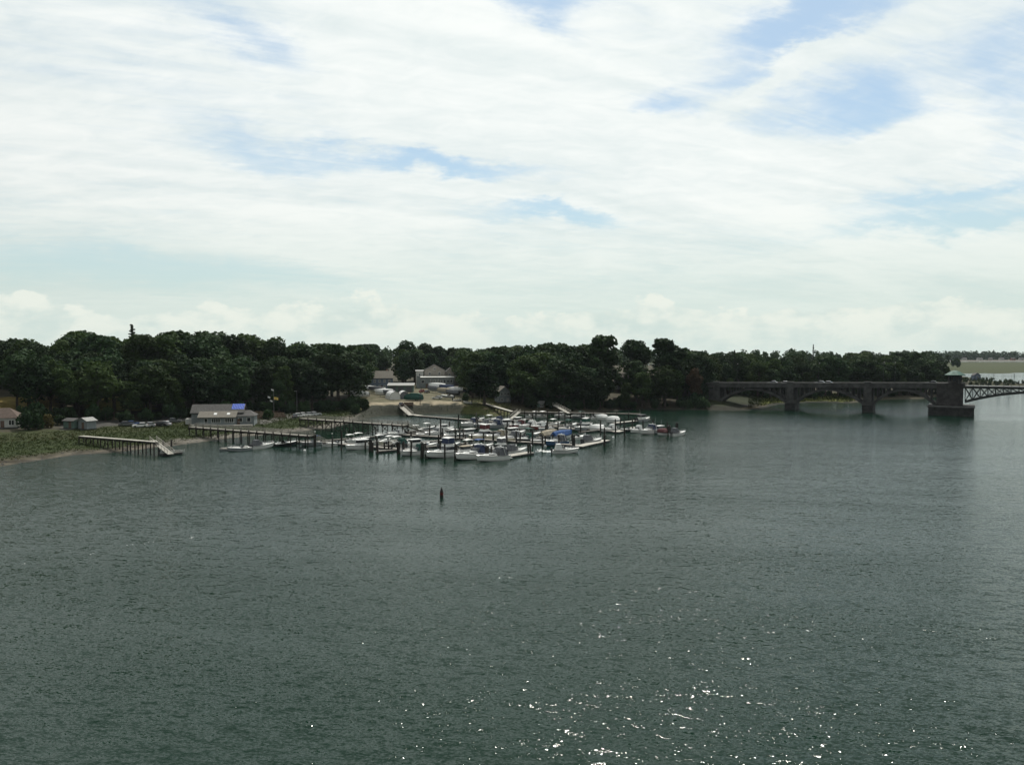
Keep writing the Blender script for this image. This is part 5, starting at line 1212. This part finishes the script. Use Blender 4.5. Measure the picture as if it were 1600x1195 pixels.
# two white arched tents
for i, (px, py, w_, lab) in enumerate([(617.5, 624.5, 4.6, 'white arched boat tent in the boatyard, the left of two'), (632, 624, 4.4, 'white arched boat tent beside a shiny cover, the right of two')]):
    p = T(px, py); o = thing('boat_tent', p, R(20 - 8 * i), lab, 'tent'); n = 9; rr = []
    for y in (0, 3.2, 6.5, 9.5):
        rr.append([(w_ / 2 * math.cos(math.pi * k / n), y, max(-.1, 3.4 * math.sin(math.pi * k / n) ** .75)) for k in range(n + 1)])
    MB().loft(rr, close=False, caps=False).build('cover', 'wrap', o, fix=False)
    MB().add([(w_ / 2 * .97 * math.cos(math.pi * k / n), .12, max(-.1, 3.3 * math.sin(math.pi * k / n) ** .75)) for k in range(n + 1)], [tuple(range(n + 1))]).build('end_panel', 'canvas_white' if i == 0 else 'canvas_gray', o, fix=False)
    for y in (0, 3.2, 6.5, 9.5):
        hp = MB(); pts = [(w_ / 2 * 1.01 * math.cos(math.pi * k / n), y, max(-.1, 3.43 * math.sin(math.pi * k / n) ** .75)) for k in range(n + 1)]
        for a, c_ in zip(pts, pts[1:]): hp.beam(a, c_, .07, .07)
        hp.build('hoop', 'steel_pole', o)
p = T(646, 626); o = thing('covered_boat_trailer', p, R(165), 'greenish shrink-wrapped boat right of the arched tents', 'boat')
MB().loft([[(x, -w2, .5), (x, -w2 * 1.05, 1.5), (x, -w2 * .4, hh), (x, w2 * .4, hh), (x, w2 * 1.05, 1.5), (x, w2, .5)] for x, w2, hh in ((-4.0, 1.2, 2.5), (-2, 1.35, 3.1), (1, 1.3, 3.2), (3, .8, 2.6), (4.2, .1, 1.8))]).build('shrink_wrap', 'canvas_green', o)
MB().b(-3.8, 3.2, -.8, .8, .25, .48).build('trailer_frame', 'steel_dark', o)
for s in (-1, 1): MB().cyl((-1.4, s * 1.0, .33), (-1.4, s * 1.2, .33), .33, .33, 10).build('wheel', 'tyre', o)
p = T(638.5, 634); o = thing('timber_stack', p, R(4), 'brown stack of timbers at the head of the boatyard gangway', 'timber')
for k in range(4):
    for j in range(5): MB().beam((-1.9, -.8 + j * .36, .2 + k * .34), (1.9 - .2 * (j % 2), -.8 + j * .36, .2 + k * .34), .3, .3).build('timber_beam', 'timber', o)
p = T(671, 634); o = thing('quay_edge', p, 0, 'dark timber edge along the boatyard quay', 'edge')
a_, b__ = T(590, 636), T(735, 636)
bpy.data.objects.remove(o)

# ------------------------------------------------------------------ cars
def make_car():
    o = thing('parked_car', (0, 0, 0)); mat('role_paint', (.5, .5, .5), .25, .03, 1, spec=.55)
    side = [(-2.2, .28), (-2.25, .62), (-2.1, .86), (-1.2, .92), (1.0, .90), (2.05, .76), (2.22, .55), (2.2, .28)]
    MB().loft([[(x, y * (1 if abs(y) < .8 else .985), z) for x, z in side] for y in (-.88, -.80, .80, .88)]).build('body', 'role_paint', o)
    MB().loft([[(-1.75, -.78, .90), (.95, -.78, .88), (.95, .78, .88), (-1.75, .78, .90)], [(-1.3, -.64, 1.36), (.15, -.64, 1.36), (.15, .64, 1.36), (-1.3, .64, 1.36)]]).build('window', 'glass_dark', o)
    MB().loft([[(-1.36, -.66, 1.355), (.22, -.66, 1.355), (.22, .66, 1.355), (-1.36, .66, 1.355)], [(-1.2, -.58, 1.45), (.02, -.58, 1.45), (.02, .58, 1.45), (-1.2, .58, 1.45)]]).build('roof', 'role_paint', o)
    for x in (-1.35, 1.35):
        for s in (-1, 1):
            w_ = MB().cyl((x, s * .72, .32), (x, s * .91, .32), .32, .32, 12).build('wheel', 'tyre', o); MB().cyl((x, s * .905, .32), (x, s * .925, .32), .19, .19, 8).build('rim', 'chrome', w_)
    for s in (-1, 1):
        MB().b(2.13, 2.235, s * .62 - .16, s * .62 + .16, .56, .70).build('headlight', 'lamp_clear', o); MB().b(-2.27, -2.20, s * .64 - .15, s * .64 + .15, .62, .80).build('tail_light', 'lamp_red', o)
    for x0 in (-1.0, .3): MB().b(x0 - .02, x0 + .02, -.7, .7, .9, 1.2).build('pillar', 'role_paint', o)
    return o
car0 = make_car(); first = True
CARS = [(198, 665.5, 15, 'paint_gray', 'dark grey car parked left in the shaded row behind the marsh', 'T'), (208, 664.5, 20, 'paint_blue', 'dark blue car second in the shaded row behind the marsh', 'T'), (219, 667.5, 200, 'paint_white', 'white car parked in front behind the left marsh grass', 'T'), (231, 667, 195, 'paint_silver', 'silver car right of the white car behind the marsh', 'T'),
        (246, 666, 205, 'paint_black', 'black car with shining windscreen behind the marsh', 'T'), (257, 665, 160, 'paint_silver', 'silver car glinting in the sun behind the marsh', 'T'), (272, 660, 20, 'paint_gray', 'grey car in deep shade left of the clubhouse', 'T'), (22, 648, 10, 'paint_silver', 'silver car behind the cottage roof at the left edge', 'T'),
        (461, 652.5, 100, 'paint_gray', 'grey car at the left of the marina parking row', 'T'), (468, 651.5, 15, 'paint_white', 'white car in the marina parking row', 'T'), (476, 650.5, 20, 'paint_white', 'second white car in the marina parking row', 'T'), (485, 650, 25, 'paint_silver', 'silver car in the marina parking row', 'T'), (493, 649, 30, 'paint_silver', 'last silver car at the right of the marina parking row', 'T'),
        (508, 640, 10, 'paint_silver', 'silver car in shade under the trees behind the marina parking', 'T'), (522, 639.5, 12, 'paint_gray', 'grey car in shade right of the silver car under the trees', 'T'),
        (624, 601.5, 175, 'paint_white', 'white car parked in the lot behind the boat shed', 'T'), (660, 613, 70, 'paint_red', 'red and bright car in the middle of the boatyard lane', 'T'), (667, 614, 80, 'paint_gray', 'dark car beside the red car in the boatyard lane', 'T'), (683, 623.5, 165, 'paint_white', 'white car in front of the stored boats right of the lane', 'T'),
        (716, 594.5, 160, 'paint_white', 'white car right of the flat-roofed building', 'T'), (724, 592, 170, 'paint_silver', 'silver car up the lane right of the flat-roofed building', 'T'), (729, 597, 165, 'paint_silver', 'silver car parked by the big trees right of the building', 'T'), (627, 634.5, 90, 'paint_black', 'black car at the head of the boatyard gangway', 'T'),
        (793, 600, 10, 'paint_white', 'white car by the blue-grey house between the trees', 'T'), (775, 599, 10, 'paint_silver', 'silver car left of the blue-grey house between the trees', 'T')]
def put_car(loc, rz, paint, label, group):
    global first
    o = car0 if first else copy_tree(car0); first = False
    o.location = loc; o.rotation_euler = (0, 0, rz); recolor(o, {'role_paint': paint}); tag(o, label, 'car', group); return o
for px, py, a, paint, lab, _ in CARS: put_car(T(px, py), R(a), paint, lab, 'parked cars')
bz = math.atan2(-.475, .88)
for x, y, a, paint, lab in [(-46, 2.6, 0, 'paint_white', 'white car driving on the bridge above the middle pier'), (-50.8, 7.6, math.pi, 'paint_silver', 'silver car just behind the white car on the bridge'), (-63.5, 2.6, 0, 'paint_white', 'white car on the bridge above the left river pier'), (-70.5, 7.6, math.pi, 'paint_silver', 'silver car near the left end of the bridge'), (-8, 7.6, math.pi, 'paint_gray', 'grey car left of the bridge tower')]:
    o = put_car(onbridge(x, y, zp(x) - 1.1), bz + a, paint, lab, 'cars on the bridge'); o.scale = (1.05, 1.05, 1.2)

# ------------------------------------------------------------------ small things
p = G(690, 777); o = thing('channel_buoy', p, 0, 'dark conical-topped channel buoy alone in the open water', 'buoy')
MB().lathe([(.30, -.6), (.30, .95), (.28, 1.0)], 14).build('body', 'buoy_dark', o); MB().lathe([(.285, 1.002), (.27, 1.1), (.10, 1.62), (.03, 1.68)], 14).build('cone', 'buoy_dark', o); MB().lathe([(.31, .45), (.31, .85)], 14).build('band', 'buoy_band', o)
MB().cyl((0, 0, 1.66), (0, 0, 1.82), .03, .03, 6).build('lifting_eye', 'steel_dark', o)
for i, (px, py) in enumerate([(476, 704.5), (852, 697.5), (830, 697), (958, 684)]):
    p = G(px, py); o = thing('mooring_ball', p, 0, 'small white mooring ball floating by the docks, ' + ORD[i] + ' of four', 'buoy', 'mooring balls')
    MB().lathe([(.05, -.3), (.28, -.18), (.38, .08), (.3, .32), (.08, .44)], 12).build('ball', 'float_white', o, smooth=True); MB().lathe([(.06, .44), (.06, .55)], 6).build('ring', 'chrome', o)
# canoes and a float on the shore left of the bridge
for i, (px, py, L, a, lab) in enumerate([(982, 637.6, 4.6, -14, 'pale canoe lying on the shore behind the marina'), (1030, 637.6, 6.0, 2, 'long pale skiff hull on the shore right of the canoe'), (1050, 637.4, 4.4, 3, 'second pale hull on the shore near the reddish tree'), (997, 631, 4.4, -4, 'pale canoe on a rack above the shore')]):
    p = G(px, py); p.z = .45 if i < 3 else 1.9; rr = []
    for k in range(9):
        t_ = k / 8; w2 = .42 * math.sin(math.pi * (.04 + .92 * t_)); x = -L / 2 + L * t_; rr.append([(x, -w2, 0), (x, -w2 * .7, .28), (x, 0, .40), (x, w2 * .7, .28), (x, w2, 0)])
    o = thing('canoe', p, R(a), lab, 'canoe'); MB().loft(rr).build('hull', 'pale_wood' if i else 'gel_cream', o)
    for x in (-L * .25, L * .25): MB().b(x - .08, x + .08, -.6, .6, -.35 if i < 3 else -1.4, -.005).build('rack', 'old_wood', o)
# foam: the drift line, the wake and flecks
fm = MB(); rnd = random.Random(3)
def fleck(mb, p, a, b_):
    n = 6; mb.add([(p.x + a * math.cos(2 * math.pi * k / n) * rnd.uniform(.6, 1.2), p.y + b_ * math.sin(2 * math.pi * k / n) * rnd.uniform(.6, 1.2), .006 + rnd.random() * .03) for k in range(n)], [tuple(range(n))])
for k in range(110):
    u = rnd.random(); px = 430 * u - 10; py = 886 - 66 * u + 3 * math.sin(u * 21) + rnd.gauss(0, .8)
    if math.sin(u * 37) + math.sin(u * 91) > 1.0 or rnd.random() < .12: fleck(fm, G(px, py), rnd.uniform(.05, .14), rnd.uniform(.04, .10))
tag(fm.build('foam_line', 'foam', fix=False), 'broken line of white foam drifting across the left water', 'foam', kind='stuff')
fm = MB()
for k in range(160):
    u = rnd.random() ** 1.4; fleck(fm, G(863 - 26 * u, 705.5 - 1.2 * u + rnd.gauss(0, .5 + .8 * u)), rnd.uniform(.1, .4), rnd.uniform(.1, .3))
tag(fm.build('boat_wake', 'foam', fix=False), 'white wake behind the motorboat under way', 'foam', kind='stuff')

# ------------------------------------------------------------------ haze
hz = MB().b(-2850, 2850, -650, 2800, -6, 46).build('haze', 'foam'); tag(hz, kind='stuff')
hm = bpy.data.materials.new('haze_air'); hm.use_nodes = True; t = NT(hm.node_tree); t.n.clear()
pv_ = t.node('ShaderNodeVolumePrincipled'); pv_.inputs['Color'].default_value = (.80, .90, 1.0, 1); pv_.inputs['Density'].default_value = .000028; pv_.inputs['Anisotropy'].default_value = .2
ou = t.node('ShaderNodeOutputMaterial'); t.l.new(pv_.outputs[0], ou.inputs['Volume']); hz.data.materials.clear(); hz.data.materials.append(hm)
